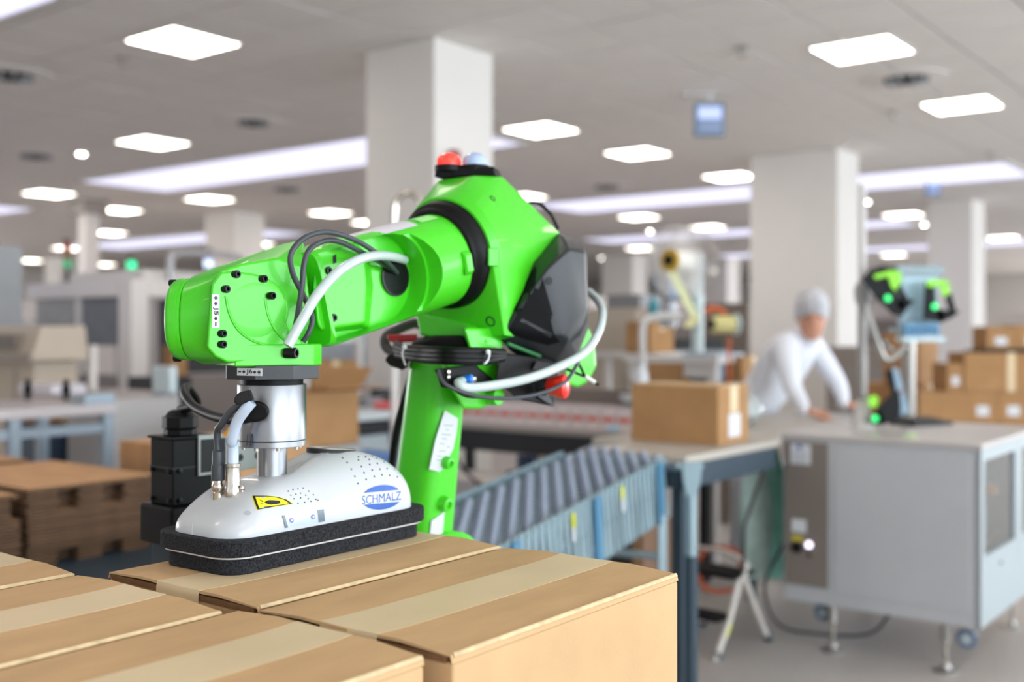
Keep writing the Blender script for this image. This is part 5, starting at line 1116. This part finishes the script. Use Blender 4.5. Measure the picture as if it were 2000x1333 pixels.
fcart(1849, 1884, YB+.02, z_l+hrow+.002, zz(712, YB)-zz(766, YB), .35, 'small labelled carton standing left on the right edge stack')
fcart(1884, 1988, YB+.0, z_l+hrow+.002, zz(690, YB)-zz(766, YB), .38, 'largest plain carton in the right edge stack, with pale tape', lab=False, tape=True)
fcart(1989, 2060, YB-.0, z_l+hrow+.002, zz(690, YB)-zz(766, YB), .38, 'tall labelled carton cut by the right edge beside the largest one')
t = thing('black_tray', 'flat black tray lying on top of the largest carton', 'tray', ((1915-1000)/FPX*YB, YB, zz(689.5, YB)+.003), XR)
part('tray_plate', G().box(0, .62, .0, .36, 0, .014), M_BLACK, t, bev=.002); part('tray_rim', G().box(0, .62, -.008, .0, 0, .028), M_BLACK, t)
zt = zz(689.5, YB)+.018
fcart(1927, 1984, YB+.02, zt, .175, .3, 'labelled carton on the black tray at the top of the stack'); fcart(1985, 2050, YB+.02, zt, .185, .3, 'labelled carton on the black tray, cut by the right edge')
# ------------------------------------------------------------------ background boxes and machines, aligned with the building
def bench(nm, lb, cat, px, Y, L, W, z, m_, legm, panel=None, th=.04):
    t = thing(nm, lb, cat, nearR(px-3000, Y, L) if px > 2500 else near(px, Y), UA)
    part('tabletop', G().box(0, L, 0, W, z-th, z), m_, t, bev=.004)
    for x in (.02, L-.07):
        for y in (.02, W-.07): part('leg', G().box(x, x+.05, y, y+.05, 0, z-th), legm, t)
    part('apron', G().box(.03, .06, .05, W-.05, z-th-.08, z-th), legm, t)
    return t
def machine(nm, lb, cat, px, Y, L, W, z0, z1, m_, extras=()):
    t = thing(nm, lb, cat, nearR(px-3000, Y, L) if px > 2500 else near(px, Y), UA); part('housing', G().box(0, L, 0, W, z0, z1), m_, t, bev=.01)
    for (pn, x0, x1, y0, y1, a, b_, mm) in extras: part(pn, G().box(x0, x1, y0, y1, a, b_), mm, t, bev=.002)
    if z0 > .05:
        for x in (.03, L-.08):
            for y in (.03, W-.08): part('leg', G().box(x, x+.05, y, y+.05, 0, z0), M_GREYP, t)
    return t
# long dark bench with rows of white and red packs behind the conveyor
M_BENCHD = mat('bench_top', '#a39b96', .5)
t = bench('packing_bench', 'long dark-framed bench behind the roller conveyor carrying rows of small packs', 'table', 1228, 5.2, .9, 1.75, zz(848, 5.2), M_BENCHD, M_DARK, th=.03)
part('front_apron', G().box(0, .02, 0, 1.75, zz(848, 5.2)-.14, zz(848, 5.2)-.03), M_DARK, t)
bz = zz(848, 5.2); M_PACKW = mat('pack_white', '#e4d8d6', .5); M_PACKR = mat('pack_red', '#d8604f', .5)
pk = thing('small_pack', 'x', 'package', near(1228, 5.2)+Z*bz, UA, 'white packs with a red band on the long bench')
part('carton_body', G().box(0, .10, 0, .085, 0, .115), M_PACKW, pk, bev=.002); part('red_band', G().box(-.001, 0, 0.008, .077, .045, .068), M_PACKR, pk); part('dark_top', G().box(.002, .098, .002, .083, .115, .119), mat('pack_top', '#c1b2b4', .5), pk)
base = near(1228, 5.2)
for i in range(15):
    loc = base+U*.06+V*(.02+i*.092)+Z*bz; lbp = 'small white pack with a red band in the row on the long bench'
    if i == 0: pk.location = loc; pk['label'] = lbp
    else: dup(pk, loc, label=lbp)
single('dark_divider', G().box(.05, .5, 0, .05, 0, .16), M_DARK, 'dark upright divider at the left end of the pack row', 'divider', base+V*1.42+Z*bz, UA)
single('long_shelf_board', G().box(.30, .36, .0, 1.7, 0, .19), mat('taupe_board', '#80756f', .6), 'long taupe board standing behind the pack row', 'board', base+Z*bz, UA, bev=.004)
single('bluish_tape_roll', G().lathe([(.02, 0), (.035, .002), (.035, .03), (.02, .03)]), mat('pale_blue_roll', '#b4d4ea', .4), 'pale blue roll on the corner of the long bench', 'roll', onp(1200, 843, bz), 0)
# white boxes and dark legs under the bench
machine('white_crate', 'large off-white crate standing under the long bench', 'crate', 4015, 5.6, .3, .75, 0, .62, mat('crate_white', '#d4cdc9', .6), [('crate_edge', -.004, 0, .0, .05, 0, .62, mat('edge_pink', '#c9a79a', .6))])
for k, px in enumerate((1022, 1042)): single('blue_post', G().box(0, .04, 0, .04, 0, .74), mat('post_blue', '#3c4963', .5, .2), ['dark blue post under the bench, left of two', 'dark blue post under the bench, right of two'][k], 'post', near(px, 5.4), UA, bev=.003)
for k, (px, Y, h_, lb) in enumerate([(1110, 5.6, .5, 'dark brown carton stored under the long bench, left one'), (1190, 5.7, .42, 'dark brown carton stored under the long bench, right one')]): bcarton(px, Y, 0, .4, .35, h_, lb, lab=False)
single('hanging_cable', G().tube([P(882, 860, 4.9), P(900, 910, 4.9), P(940, 950, 4.9), P(975, 975, 4.9), P(985, 1030, 4.9), P(985, 1180, 4.9)], .008), M_DARK, 'thin dark cable sagging behind the robot arm', 'cable')
# open carton and tape bench left of the robot upper arm
def opencarton(px, Y, z, L, W, H, lb):
    t = thing('open_carton', lb, 'box', nearR(700, Y+.2, L)+Z*z, UA)
    for nm, a in (('side', (0, L, 0, .005, 0, H)), ('side', (0, L, W-.005, W, 0, H)), ('side', (0, .005, .005, W-.005, 0, H)), ('side', (L-.005, L, .005, W-.005, 0, H)), ('bottom', (0, L, 0, W, 0, .005))): part(nm, G().box(*a), M_CARD2, t)
    part('open_flap', G().prism([(0, 0, H), (L, 0, H), (L, -.14, H+.02), (0, -.14, H+.02)], [(0, 0, H+.004), (L, 0, H+.004), (L, -.14, H+.024), (0, -.14, H+.024)]), M_CARD2, t)
    part('open_flap', G().prism([(0, W, H), (L, W, H), (L, W+.13, H-.03), (0, W+.13, H-.03)], [(0, W, H+.004), (L, W, H+.004), (L, W+.13, H-.026), (0, W+.13, H-.026)]), M_CARD2, t)
    part('open_flap', G().prism([(0, 0, H), (0, W, H), (-.10, W, H-.08), (-.10, 0, H-.08)], [(0, 0, H+.004), (0, W, H+.004), (-.10, W, H-.076), (-.10, 0, H-.076)]), M_CARD2, t)
    part('open_flap', G().prism([(L, 0, H), (L, W, H), (L+.08, W, H+.09), (L+.08, 0, H+.09)], [(L, 0, H+.004), (L, W, H+.004), (L+.084, W, H+.092), (L+.084, 0, H+.092)]), M_CARD2, t)
    return t
zb2 = zz(876, 4.3)
t = bench('side_bench', 'grey bench carrying the open carton behind the gripper', 'table', 3710, 4.5, .5, .55, zb2, M_GREYP, M_GREYP)
opencarton(None, 4.30, zb2, .30, .28, zz(768, 4.3)-zb2, 'open brown carton with spread flaps, left of the robot upper arm')
M_FLAT2 = M_FLAT
me = G().box(0, .38, 0, .5, 0, .008).me('folded_carton'); me.materials.append(M_FLAT)
t = bench('low_bench', 'low bench under the small folded carton stack behind the gripper stem', 'table', 3615, 3.65, .45, .55, .86, M_GREYP, M_GREYP)
for i in range(14):
    o = bpy.data.objects.new('folded_carton', me); COL.objects.link(o); o['label'] = 'brown carton folded flat in the small stack right behind the gripper stem'; o['category'] = 'box'; o['group'] = 'folded cartons behind the gripper stem'
    o.location = nearR(602, 3.6, .38)+Z*(.86+i*.0095)+U*random.uniform(0, .006); o.rotation_euler = (0, 0, UA)
# tool bench between carton and column
Yt = 5.6; zt2 = zz(800, Yt)
t = bench('tool_bench', 'light grey bench with tools and a pale grey side, left of the robot upper arm', 'table', 3800, Yt, .6, .55, zt2, mat('bench_light', '#c3c9cb', .5), mat('leg_pale_blue', '#a9bcc8', .5))
part('side_panel', G().box(.0, .6, .53, .56, 0, zt2-.04), mat('leg_pale_blue', '#a9bcc8', .5), t); part('drawer', G().box(.01, .5, .05, .5, zt2-.26, zt2-.12), mat('drawer_pale', '#bcc8ca', .5), t); part('dark_gap', G().box(.01, .5, .05, .5, zt2-.115, zt2-.05), M_DARK, t)
def blob(nm, px, py, Y, sx, sy, sz, m_, lb, cat, z=None):
    p = P(px, py, Y); p.z = z if z is not None else p.z; return single(nm, G().hull([(a*sx*f, b_*sy*f, (0 if f == 1 else sz)) for a in (-1, 1) for b_ in (-1, 1) for f in (1, .75)]), m_, lb, cat, p, UA, bev=.004)
blob('power_tool', 745, 790, Yt+.3, .06, .05, .09, M_DARK, 'dark tool lying on the light grey bench', 'tool', zt2); blob('tool_case', 722, 790, Yt+.2, .07, .05, .05, mat('case_grey', '#7d7d80', .5), 'grey tool case on the light grey bench', 'case', zt2)
single('red_roll', G().cyl((0, 0, .02), (.12, -.10, .02), .022), mat('roll_coral', '#e0686a', .5), 'coral red rod lying on the light grey bench', 'rod', near(722, Yt-.02)+Z*(zt2)+U*.05+V*.0, 0)
machine('blue_bin', 'blue plastic bin low beside the robot upper arm', 'bin', 3800, 5.0, .4, .4, .0, zz(888, 5.0), mat('bin_blue', '#3f6fb4', .5), [('bin_rim', -.01, .41, -.01, .41, zz(888, 5.0)-.03, zz(888, 5.0)+.005, mat('bin_blue2', '#5b87c6', .5))])
# shelving between robot wrist and column
def rack(px, Y, L, W, zs_, m_, lb, posts_h):
    t = thing('shelf_rack', lb, 'shelf', nearR(px-3000, Y, L), UA)
    for x in (0, L-.04):
        for y in (0, W-.04): part('post', G().box(x, x+.04, y, y+.04, 0, posts_h), m_, t)
    for z in zs_: part('shelf', G().box(0, L, 0, W, z-.03, z), m_, t)
    return t
rack(3708, 7.2, .5, .62, (.3, .95, 1.32), M_WHITEP, 'white shelf rack left of the nearest column', 1.6)
bcarton(3700, 7.18, .95, .4, .32, .22, 'brown carton on the middle board of the white rack', lab=False); bcarton(3694, 7.15, 1.32, .3, .4, .12, 'flat tan carton on the top board of the white rack', lab=False); bcarton(3698, 7.15, .3, .4, .4, .3, 'brown carton on the lowest board of the white rack', lab=False)
# ------------------------------------------------------------------ left machines
Yl = 5.0; ztab = zz(789, Yl)
M_PROF = mat('aluminium_profile', '#9aa6b0', .4, .5)
t = thing('profile_table', 'aluminium profile table at the left with two black uprights', 'table', near(205, Yl), UA+math.pi)
ROOT[t] = Matrix.Translation(t.location) @ Matrix.Rotation(UA+math.pi, 4, 'Z')
part('tabletop', G().box(-.05, 1.0, -.62, .02, ztab-.045, ztab), mat('table_pinkgrey', '#c9c1c2', .35), t, bev=.004)
for x, y in [(-.04, -.04), (.40, -.04), (.9, -.04), (-.04, -.6), (.40, -.6), (.9, -.6)]: part('leg', G().box(x, x+.05, y, y+.05, 0, ztab-.045), M_PROF, t, bev=.003)
part('rail', G().box(-.04, .95, -.03, .0, ztab-.13, ztab-.09), M_PROF, t)
part('corner_block', G().box(-.05, .10, -.12, .0, ztab, ztab+.045), M_PROF, t, bev=.002)
for k, (px, lb) in enumerate([(54, 'left'), (129, 'right')]):
    p = RP(px, 782, (0, 0, ztab), Z); single('sensor_post', G().cyl((0, 0, 0), (0, 0, .10), .014).lathe([(.018, .03), (.022, .05), (.018, .07)], n=16), M_BLACK, '%s black upright on the aluminium profile table' % lb, 'sensor', p, 0)
single('white_sheet_pack', G().box(0, .2, 0, .34, 0, .05), mat('sheets_pinkwhite', '#ded6dc', .5), 'low white pack lying at the back of the profile table', 'package', RP(100, 772, (0, 0, ztab), Z), UA, bev=.004)
t = machine('blue_case', 'dark blue rounded case standing under the profile table', 'case', 80, 5.5, .3, .35, 0, zz(835, 5.6), mat('case_blue', '#34455a', .5), [('case_lid', -.01, .31, -.01, .36, zz(838, 5.6), zz(832, 5.6), mat('case_lid_blue', '#2a3849', .5))])
bcarton(3165, 5.9, 0, .2, .25, zz(815, 6.0), 'brown carton standing under the profile table at right', lab=False)
# beige desk machine
Yd = 6.4
M_BEIGE = mat('machine_beige', '#c2b3a0', .55, var=.03); M_BEIGED = mat('machine_beige_dark', '#8d8075', .55)
t = thing('beige_machine', 'large beige machine with slotted hood at the left edge', 'machine', nearR(152, Yd+.2, .28), UA)
part('body', G().box(0, .28, 0, 1.7, 0, zz(706, Yd)), M_BEIGE, t, bev=.012)
part('hood', G().hull([(a, b_, z) for a, b_, z in [(-.08, -.12, zz(704, Yd)), (.28, -.12, zz(704, Yd)), (-.08, 1.8, zz(704, Yd)), (.28, 1.8, zz(704, Yd)), (.0, -.09, zz(637, Yd)), (.28, -.09, zz(637, Yd)), (.0, 1.8, zz(637, Yd)), (.28, 1.8, zz(637, Yd))]]), M_BEIGE, t, bev=.008)
part('hood_edge', G().box(-.09, -.07, -.12, 1.8, zz(704, Yd)-.01, zz(690, Yd)), M_BEIGED, t)
for y0, y1 in ((.06, .44), (.50, .95), (1.0, 1.45)):
    sl = part('vent_panel', G().box(-.075, -.03, y0, y1, zz(683, Yd), zz(653, Yd)), M_BEIGED, t)
    for k in range(4): part('vent_slat', G().box(-.084, -.073, y0+.01, y1-.01, zz(680-k*7, Yd), zz(677.5-k*7, Yd)), mat('slat_dark', '#5f564f', .6), sl)
part('panel_joint', G().box(-.003, 0, .20, .215, .1, zz(720, Yd)), M_BEIGED, t)
part('dark_lever', G().tube([(-.05, .85, zz(720, Yd)), (-.10, .80, zz(760, Yd)), (-.12, .76, zz(790, Yd))], .02), M_BLACK, t)
# green tinted glass cabinet at the left edge
t = thing('glass_cabinet', 'tall cabinet with green tinted glass front at the left edge', 'cabinet', nearR(44, 8.5, .4), UA)
part('frame', G().box(0, .4, 0, .03, 0, zz(476, 8.2)).box(0, .4, 1.2, 1.23, 0, zz(476, 8.2)).box(0, .4, .03, 1.2, zz(476, 8.2)-.03, zz(476, 8.2)).box(.37, .4, .03, 1.2, 0, zz(480, 8.2)), M_GREYP, t); part('glass_front', G().box(.005, .015, .03, 1.2, .3, zz(478, 8.2)), mat('tinted_glass', '#8fa39d', .12, var=.05), t)
# white machine enclosure with beams, windows and posts
Ye = 8.6; t = thing('machine_enclosure', 'long white machine enclosure with grey windows and a wide post behind the wrist', 'machine', near(256, Ye), UA)
M_ENC = mat('enclosure_white', '#e6dfda', .55); M_WIN = mat('enclosure_window', '#868a90', .15, var=.08); zb0, zb1 = zz(578, Ye), zz(545, Ye)
part('corner_post', G().box(0, .16, 0, .18, 0, zb1), M_ENC, t, bev=.008)
part('top_beam', G().box(0, .12, .18, 1.6, zb0, zb1), M_ENC, t, bev=.005); part('top_beam', G().box(.16, 3.2, 0, .12, zb0, zb1), M_ENC, t, bev=.005)
part('window', G().box(.04, .06, .24, .78, zz(676, Ye), zb0), M_WIN, t); part('window', G().box(.04, .06, .84, 1.5, zz(676, Ye), zb0), M_WIN, t)
part('lower_panel', G().box(.03, .08, .18, 1.6, .1, zz(735, Ye)), mat('panel_greybrown', '#8b817d', .6), t)
part('window_post', G().box(.02, .08, .78, .84, 0, zb0), M_ENC, t)
for k, (a, b_, m_) in enumerate([(.16, .26, mat('panel_mid', '#a19a97', .5)), (.29, 1.6, mat('panel_charcoal', '#2e2a2d', .5)), (1.75, 3.1, M_WIN)]): part('side_panel', G().box(a, b_, .04, .07, zz(735, Ye), zb0-.02), m_, t)
part('side_lower', G().box(.16, 3.1, .03, .08, .1, zz(738, Ye)), mat('panel_greybrown', '#8b817d', .6), t)
part('roof_box', G().box(.3, 1.2, .3, 1.4, zb1, zb1+.10), M_ENC, t, bev=.01)
part('pipe_arch', G().tube([(.5, .2, zb1), (.5, .2, zb1+.16), (.55, .2, zb1+.24), (.9, .2, zb1+.26), (1.25, .2, zb1+.22), (1.3, .2, zb1)], .03, n=12), mat('pipe_pale', '#b9b7ba', .35, .4), t)
def tower(px, py, Y, cols, lb, zfoot):
    p = P(px, py, Y); t = thing('signal_tower', lb, 'light', (p.x, p.y, zfoot), 0); z = p.z-zfoot
    part('mast', G().cyl((0, 0, 0), (0, 0, z-.02), .016), M_DARK, t)
    for i, (nm, col, em) in enumerate(cols): part('lamp', G().cyl((0, 0, z-.02+i*.075), (0, 0, z+.045+i*.075), .036, n=16), mat(nm, col, .3, emit=em), t, label=nm.replace('_', ' '))
    part('cap', G().lathe([(.038, z-.02+len(cols)*.075-.01), (.03, z+len(cols)*.075)]), M_DARK, t)
tower(131, 519, 9.4, [('green_lamp', '#1f9a60', .5), ('amber_lamp', '#8a5a2a', 0), ('red_lamp', '#9c4434', .15)], 'red and green signal tower at left on the white enclosure', zb1-.2)
tower(257, 521, 9.2, [('bright_green_lamp', '#25c886', 1.6)], 'single round glowing green signal lamp on the white enclosure', zb1-.2)
tower(407, 518, 9.6, [('blue_white_lamp', '#cfe2ff', 1.1), ('violet_lamp', '#9a86c4', .3)], 'blue-white signal lamp against the far left column', zb1-.4)
t = machine('enclosure_base', 'grey machine base behind the profile table and under the white enclosure', 'machine', 3240, 8.0, .3, 1.4, 0, zz(772, 8.0), mat('base_greybrown', '#8a8180', .6, var=.2, vscale=6), [('dark_recess', -.005, 0, .1, .9, zz(812, 8.0), zz(790, 8.0), M_DARK)])
single('yellow_knob', G().sph((0, 0, 0), .04, 14), mat('knob_amber', '#d99a2c', .5), 'amber knob on the machine right of the beige hood', 'knob', P(137, 720, 7.6), 0)
single('knob_stalk', G().cyl((0, 0, 0), (0, 0, zz(720, 7.6)), .025), M_STEEL, 'steel stalk under the amber knob', 'post', (P(137, 720, 7.6).x, 7.6, 0), 0)
single('thin_white_post', G().box(0, .04, 0, .04, 0, zz(675, 6.6)), M_ENC, 'thin white post right of the beige machine', 'post', near(178, 6.6), UA)
t = bench('low_grey_bench', 'low grey bench in front of the white enclosure, left of the gripper', 'table', 3345, 6.4, .6, .7, zz(770, 6.2), mat('bench_pinkgrey', '#b3a9a6', .5), M_GREYP); part('lower_shelf', G().box(.05, .55, .05, .7, zz(808, 6.2)-.02, zz(808, 6.2)), M_GREYP, t); part('drawer_block', G().box(.02, .5, .30, .68, zz(840, 6.2), zz(812, 6.2)), mat('block_grey', '#8c8988', .5), t)
t = machine('white_terminal', 'pale blue-white terminal panel standing left of the wrist', 'panel', 332, 6.0, .05, .17, zz(770, 6.0), zz(716, 6.0), mat('terminal_pale', '#d4e2e6', .4)); 
t = machine('grey_cart', 'light grey cart under the pale terminal panel', 'cart', 3352, 5.7, .45, .32, .12, zz(770, 6.0), mat('cart_grey', '#b9b5b4', .5))
t = machine('dark_cabinet', 'charcoal cabinet partly hidden behind the green wrist', 'cabinet', 3375, 7.2, .3, .28, 0, zz(735, 7.2), M_DARK); bcarton(3366, 7.2, zz(735, 7.2), .12, .1, .20, 'tan carton on the charcoal cabinet left of the wrist', lab=False)
single('white_floor_post', G().box(0, .1, 0, .1, 0, zz(800, 5.6)), M_ENC, 'white square post on the floor left of the servo drive', 'post', near(285, 5.6), UA)
t = machine('duct', 'grey vertical ceiling duct with a square collar at left', 'duct', 168, 17.6, .24, .24, 2.2, CH, mat('duct_grey', '#cfc8c4', .5, .1)); 
part('collar', G().box(-.1, .34, -.1, .34, CH-.22, CH), mat('duct_collar', '#968c86', .6), t); part('duct_foot', G().box(.05, .19, .05, .19, 0, 2.2), mat('duct_grey', '#cfc8c4', .5, .1), t)
# ------------------------------------------------------------------ far machines along the horizon
for i, (px, Y, L, W, z1, col, lb) in enumerate([(1150, 12, 1, 2.2, 1.75, '#cfc6c1', 'white cabinet row far behind the robot upper arm'), (330, 16, 1.5, 5, 1.9, '#c8c0bb', 'far pale machine row left of the far left column'), (700, 17, 1.5, 4, 1.8, '#c4bbb6', 'far pale machine row behind the green forearm'),
        (1300, 19, 1, 3.0, 1.9, '#d1c9c5', 'far white partition behind the film reel'), (1465, 17, 1, 2.5, 1.8, '#c9c1bd', 'far pale partition touching the wide middle column'), (2080, 21, 1.2, 3.0, 1.75, '#cfc5bd', 'far taupe partition right of the right column'), (1800, 11, .6, 1.0, 1.2, '#8f857d', 'taupe machine seen behind the jointed screen arm'),
        (150, 20, 1.5, 4, 1.7, '#bdb5b0', 'far grey machine row at the left edge'), (1800, 24, 1, 6, 2.0, '#cac3be', 'far pale partition between middle and right column'), (950, 24, 1, 6, 1.9, '#c6bfba', 'far pale partition right behind the elbow')]):
    c = mat('far_%d' % i, col, .7, var=.06, vscale=1.5); dk = mat('far_dark', '#8d8682', .6)
    machine('partition' if 'partition' in lb else 'far_machine', lb, 'partition' if 'partition' in lb else 'machine', px, Y, L, W, 0, z1, c, [('panel', -.01, 0, W*a, W*(a+.2), .5, z1*.82, dk) for a in (.08, .4, .7)])
# cupboards and shelf behind the carton on the worktable
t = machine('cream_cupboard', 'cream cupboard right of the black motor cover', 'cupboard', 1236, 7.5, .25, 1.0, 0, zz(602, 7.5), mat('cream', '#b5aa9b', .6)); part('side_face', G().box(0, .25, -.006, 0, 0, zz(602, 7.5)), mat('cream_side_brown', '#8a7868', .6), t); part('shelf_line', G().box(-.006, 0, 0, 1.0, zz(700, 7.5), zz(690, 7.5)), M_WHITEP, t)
single('grey_case', G().box(0, .3, 0, .28, 0, .1), mat('case_grey', '#7d7d80', .5), 'grey case on top of the cream cupboard', 'case', near(1250, 7.6)+Z*zz(602, 7.5), UA, bev=.005)
Yc = 6.3
t = bench('film_bench', 'white bench carrying the film roll stand behind the labelled carton', 'table', 4475, Yc+.3, .5, .62, zz(697, Yc), M_WHITEP, M_WHITEP)
part('mid_shelf', G().box(.02, .48, .0, .6, zz(755, Yc), zz(748, Yc)), M_GREYP, t)
single('clear_tub', G().prism([(0, 0, 0), (.3, 0, 0), (.3, .2, 0), (0, .2, 0)], [(-.02, -.02, .17), (.32, -.02, .17), (.32, .22, .17), (-.02, .22, .17)]), mat('tub_blue', '#a9b9cc', .25, coat=.4), 'translucent blue-grey tub under the white film bench', 'tub', near(1400, Yc+.05)+Z*zz(748, Yc), UA, bev=.006)
for k, (px, w_, lb) in enumerate([(1330, .22, 'dark brown carton under the white film bench, left one'), (1450, .18, 'dark carton under the white film bench, right one')]): bcarton(px, Yc+.05, zz(748, Yc), .3, w_, .15, lb, lab=False)
single('brown_screen_board', G().box(0, .04, 0, .36, 0, zz(592, 7.6)), mat('board_brown', '#75685f', .6), 'tall brown board against the wide middle column', 'board', near(1462, 7.6), UA, bev=.004)
bcarton(1270, 6.9, zz(690, 6.9), .3, .18, .2, 'brown carton on the shelf left of the film stand', lab=False)
single('carton_shelf', G().box(0, .4, 0, .45, -.03, 0).box(.02, .06, .02, .06, -zz(690, 6.9), -.03).box(.02, .06, .38, .42, -zz(690, 6.9), -.03), M_WHITEP, 'white shelf board left of the film stand', 'shelf', near(1285, 6.88)+Z*zz(690, 6.9), UA)
# film roll stand
Yf = 6.0; fz = zz(697, Yc)
ft = thing('film_stand', 'film roll stand with clear round discs and yellowish film', 'machine', RP(1352, 690, (0, 0, fz), Z), 0)
part('column', G().cyl(P(1362, 690, 6.35), P(1362, 495, 6.35), .035, n=16), mat('column_bluewhite', '#c4d4d6', .4), ft, world=True)
part('base_plate', G().box(-.2, .25, -.05, .12, 0, .02), M_GREYP, ft)
def roll(c, ax, r, L_, core, m1, nm):
    ax = ax.normalized(); f = part(nm, G().lathe([(r*.45, -L_/2), (r, -L_/2), (r, L_/2), (r*.45, L_/2)], c, ax, 32), m1, ft, world=True); part('core', G().lathe([(r*.5, -L_/2-.02), (r*.5, L_/2), (r*.3, L_/2+.01)], c, ax, 24), M_BLACK, f, world=True); return f
M_FILM = mat('film_yellow', '#d9d08e', .35); M_FILMW = mat('film_white', '#e5e2da', .35)
ax = Vector((.75, .66, 0)); c = P(1326, 510, 6.1)
roll(c, ax, .062, .15, .02, M_FILMW, 'film_roll'); part('roll_face', G().lathe([(.034, 0), (.064, 0), (.064, .02), (.034, .02)], c-ax.normalized()*.085, ax, 32), mat('amber_ring', '#c8a33a', .4), ft, world=True)
M_CLEAR = mat('clear_disc', '#ffffff', .05, trans=1.0, alpha=.35)
part('clear_disc', G().lathe([(.03, 0), (.20, 0), (.20, .004), (.03, .004)], c+ax.normalized()*.10, ax, 40), M_CLEAR, ft, world=True); part('clear_disc', G().lathe([(.03, 0), (.20, 0), (.20, .004), (.03, .004)], c-ax.normalized()*.04, ax, 40), M_CLEAR, ft, world=True)
part('axle', G().cyl(c, P(1362, 510, 6.35), .014), M_STEEL, ft, world=True)
A = [P(px, py, Y) for px, py, Y in [(1303, 528, 6.05), (1322, 532, 6.05), (1366, 620, 5.95), (1350, 622, 5.95)]]
part('film_web', G().prism(A, [p+Vector((0, .008, 0)) for p in A]), mat('film_web', '#dfe3b4', .3), ft, world=True); A = [P(px, py, Y) for px, py, Y in [(1350, 618, 5.95), (1368, 622, 5.95), (1352, 640, 5.95), (1334, 640, 5.95)]]
part('film_fold', G().prism(A, [p+Vector((0, .02, 0)) for p in A]), M_FILM, ft, world=True)
roll(P(1412, 634, 6.05), Vector((.9, .2, 0)), .048, .12, .02, M_FILM, 'film_roll'); part('end_disc', G().lathe([(.005, 0), (.060, 0), (.060, .012), (.005, .012)], P(1436, 634, 6.1), Vector((.9, .2, 0)), 32), mat('disc_paleblue', '#c5d8dc', .4), ft, world=True)
part('lower_frame', G().box(-.12, .20, -.02, .05, .02, .10), M_DARK, ft); part('orange_lever', G().tube([P(1378, 610, 6.2), P(1395, 602, 6.2), P(1418, 614, 6.2)], .014), mat('lever_orange', '#dd6a33', .5), ft, world=True)
part('orange_cord', G().tube([P(1425, 660, 6.0), P(1424, 700, 6.0), P(1425, 748, 6.0)], .009), mat('lever_orange', '#dd6a33', .5), ft, world=True)
part('tank', G().cyl(P(1306, 590, 6.3), P(1306, 640, 6.3), .05, n=20), mat('tank_grey', '#a4a6ac', .35, .3), ft, world=True)
t = thing('white_bottle', 'white bottle-shaped dispenser left behind the labelled carton', 'bottle', (P(1253, 744, 5.4).x, 5.4, zz(760, 5.4)), 0)
part('flask', G().lathe([(.03, 0), (.034, .01), (.034, .07), (.018, .10), (.018, .12), (.001, .12)]), M_LABEL, t); part('dark_base', G().lathe([(.032, -.03), (.032, 0)]), M_DARK, t)
single('bottle_shelf', G().box(-.10, .2, -.1, .1, -.06, -.03).box(-.08, -.05, -.02, .02, -zz(760, 5.4), -.06).box(.15, .18, -.02, .02, -zz(760, 5.4), -.06), M_GREYP, 'small grey shelf under the white dispenser', 'shelf', (P(1253, 744, 5.4).x, 5.4, zz(760, 5.4)), 0)
single('white_pipe', G().tube([(0, 0, 0), (0, 0, .17), (.03, 0, .215), (.10, 0, .23), (.22, 0, .23)], .02, n=14), mat('pipe_white', '#cdc9c6', .5), 'white bent pipe above the dispenser bottle', 'pipe', P(1255, 700, 6.0), 0) 
single('pipe_post', G().cyl((0, 0, 0), (0, 0, P(1255, 700, 6.0).z), .02), M_WHITEP, 'white post under the bent pipe', 'post', (P(1255, 700, 6.0).x, 6.0, 0), 0)
for k, (px, py, nm, col) in enumerate([(1276, 628, 'teal_bottle', '#2f8fa0'), (1313, 583, 'blue_bottle', '#5f93c4')]):
    single(nm, G().lathe([(.03, 0), (.03, .10), (.012, .13), (.012, .15)], n=16), mat(nm, col, .4), ['small teal bottle left of the film stand', 'small blue bottle above the tank of the film stand'][k], 'bottle', P(px, py, 6.5 if k == 0 else 6.55), 0)
# brown cartons standing behind the jointed arm
bcarton(1795, 9.0, zz(750, 9.0), .5, .3, .42, 'tan carton seen behind the jointed screen arm, upper one', lab=False); bcarton(1800, 9.0, 0, .5, .5, zz(752, 9.0), 'tan carton behind the jointed screen arm, lower one', lab=False)
# dark red alarm and chrome hook on the nearest column
uu, vv = corner(848, 7.9)
al = single('alarm_sounder', G().lathe([(.05, 0), (.05, .03), (.042, .06), (.02, .07)], (0, 0, 0), (-1, 0, 0), 24), mat('alarm_red', '#8c1f22', .5), 'dark red alarm sounder on the nearest column above the red dome', 'alarm', RP(882, 306, UV(uu, vv, 0), -V), UA-math.pi/2)
al.rotation_euler = (0, 0, UA+math.pi/2)
single('chrome_hook', G().tube([(0, 0, -.16), (0, 0, 0), (.02, 0, .05), (.06, 0, .07), (.10, 0, .05), (.12, 0, -.02)], .014, n=12), M_CHROME, 'curved chrome tube beside the nearest column, above the forearm', 'tube', P(770, 410, 4.6), 0)
single('hook_stand', G().cyl((0, 0, 0), (0, 0, P(770, 410, 4.6).z-.14), .016), M_WHITEP, 'slim post carrying the curved chrome tube', 'post', (P(770, 410, 4.6).x, 4.6, 0), 0)
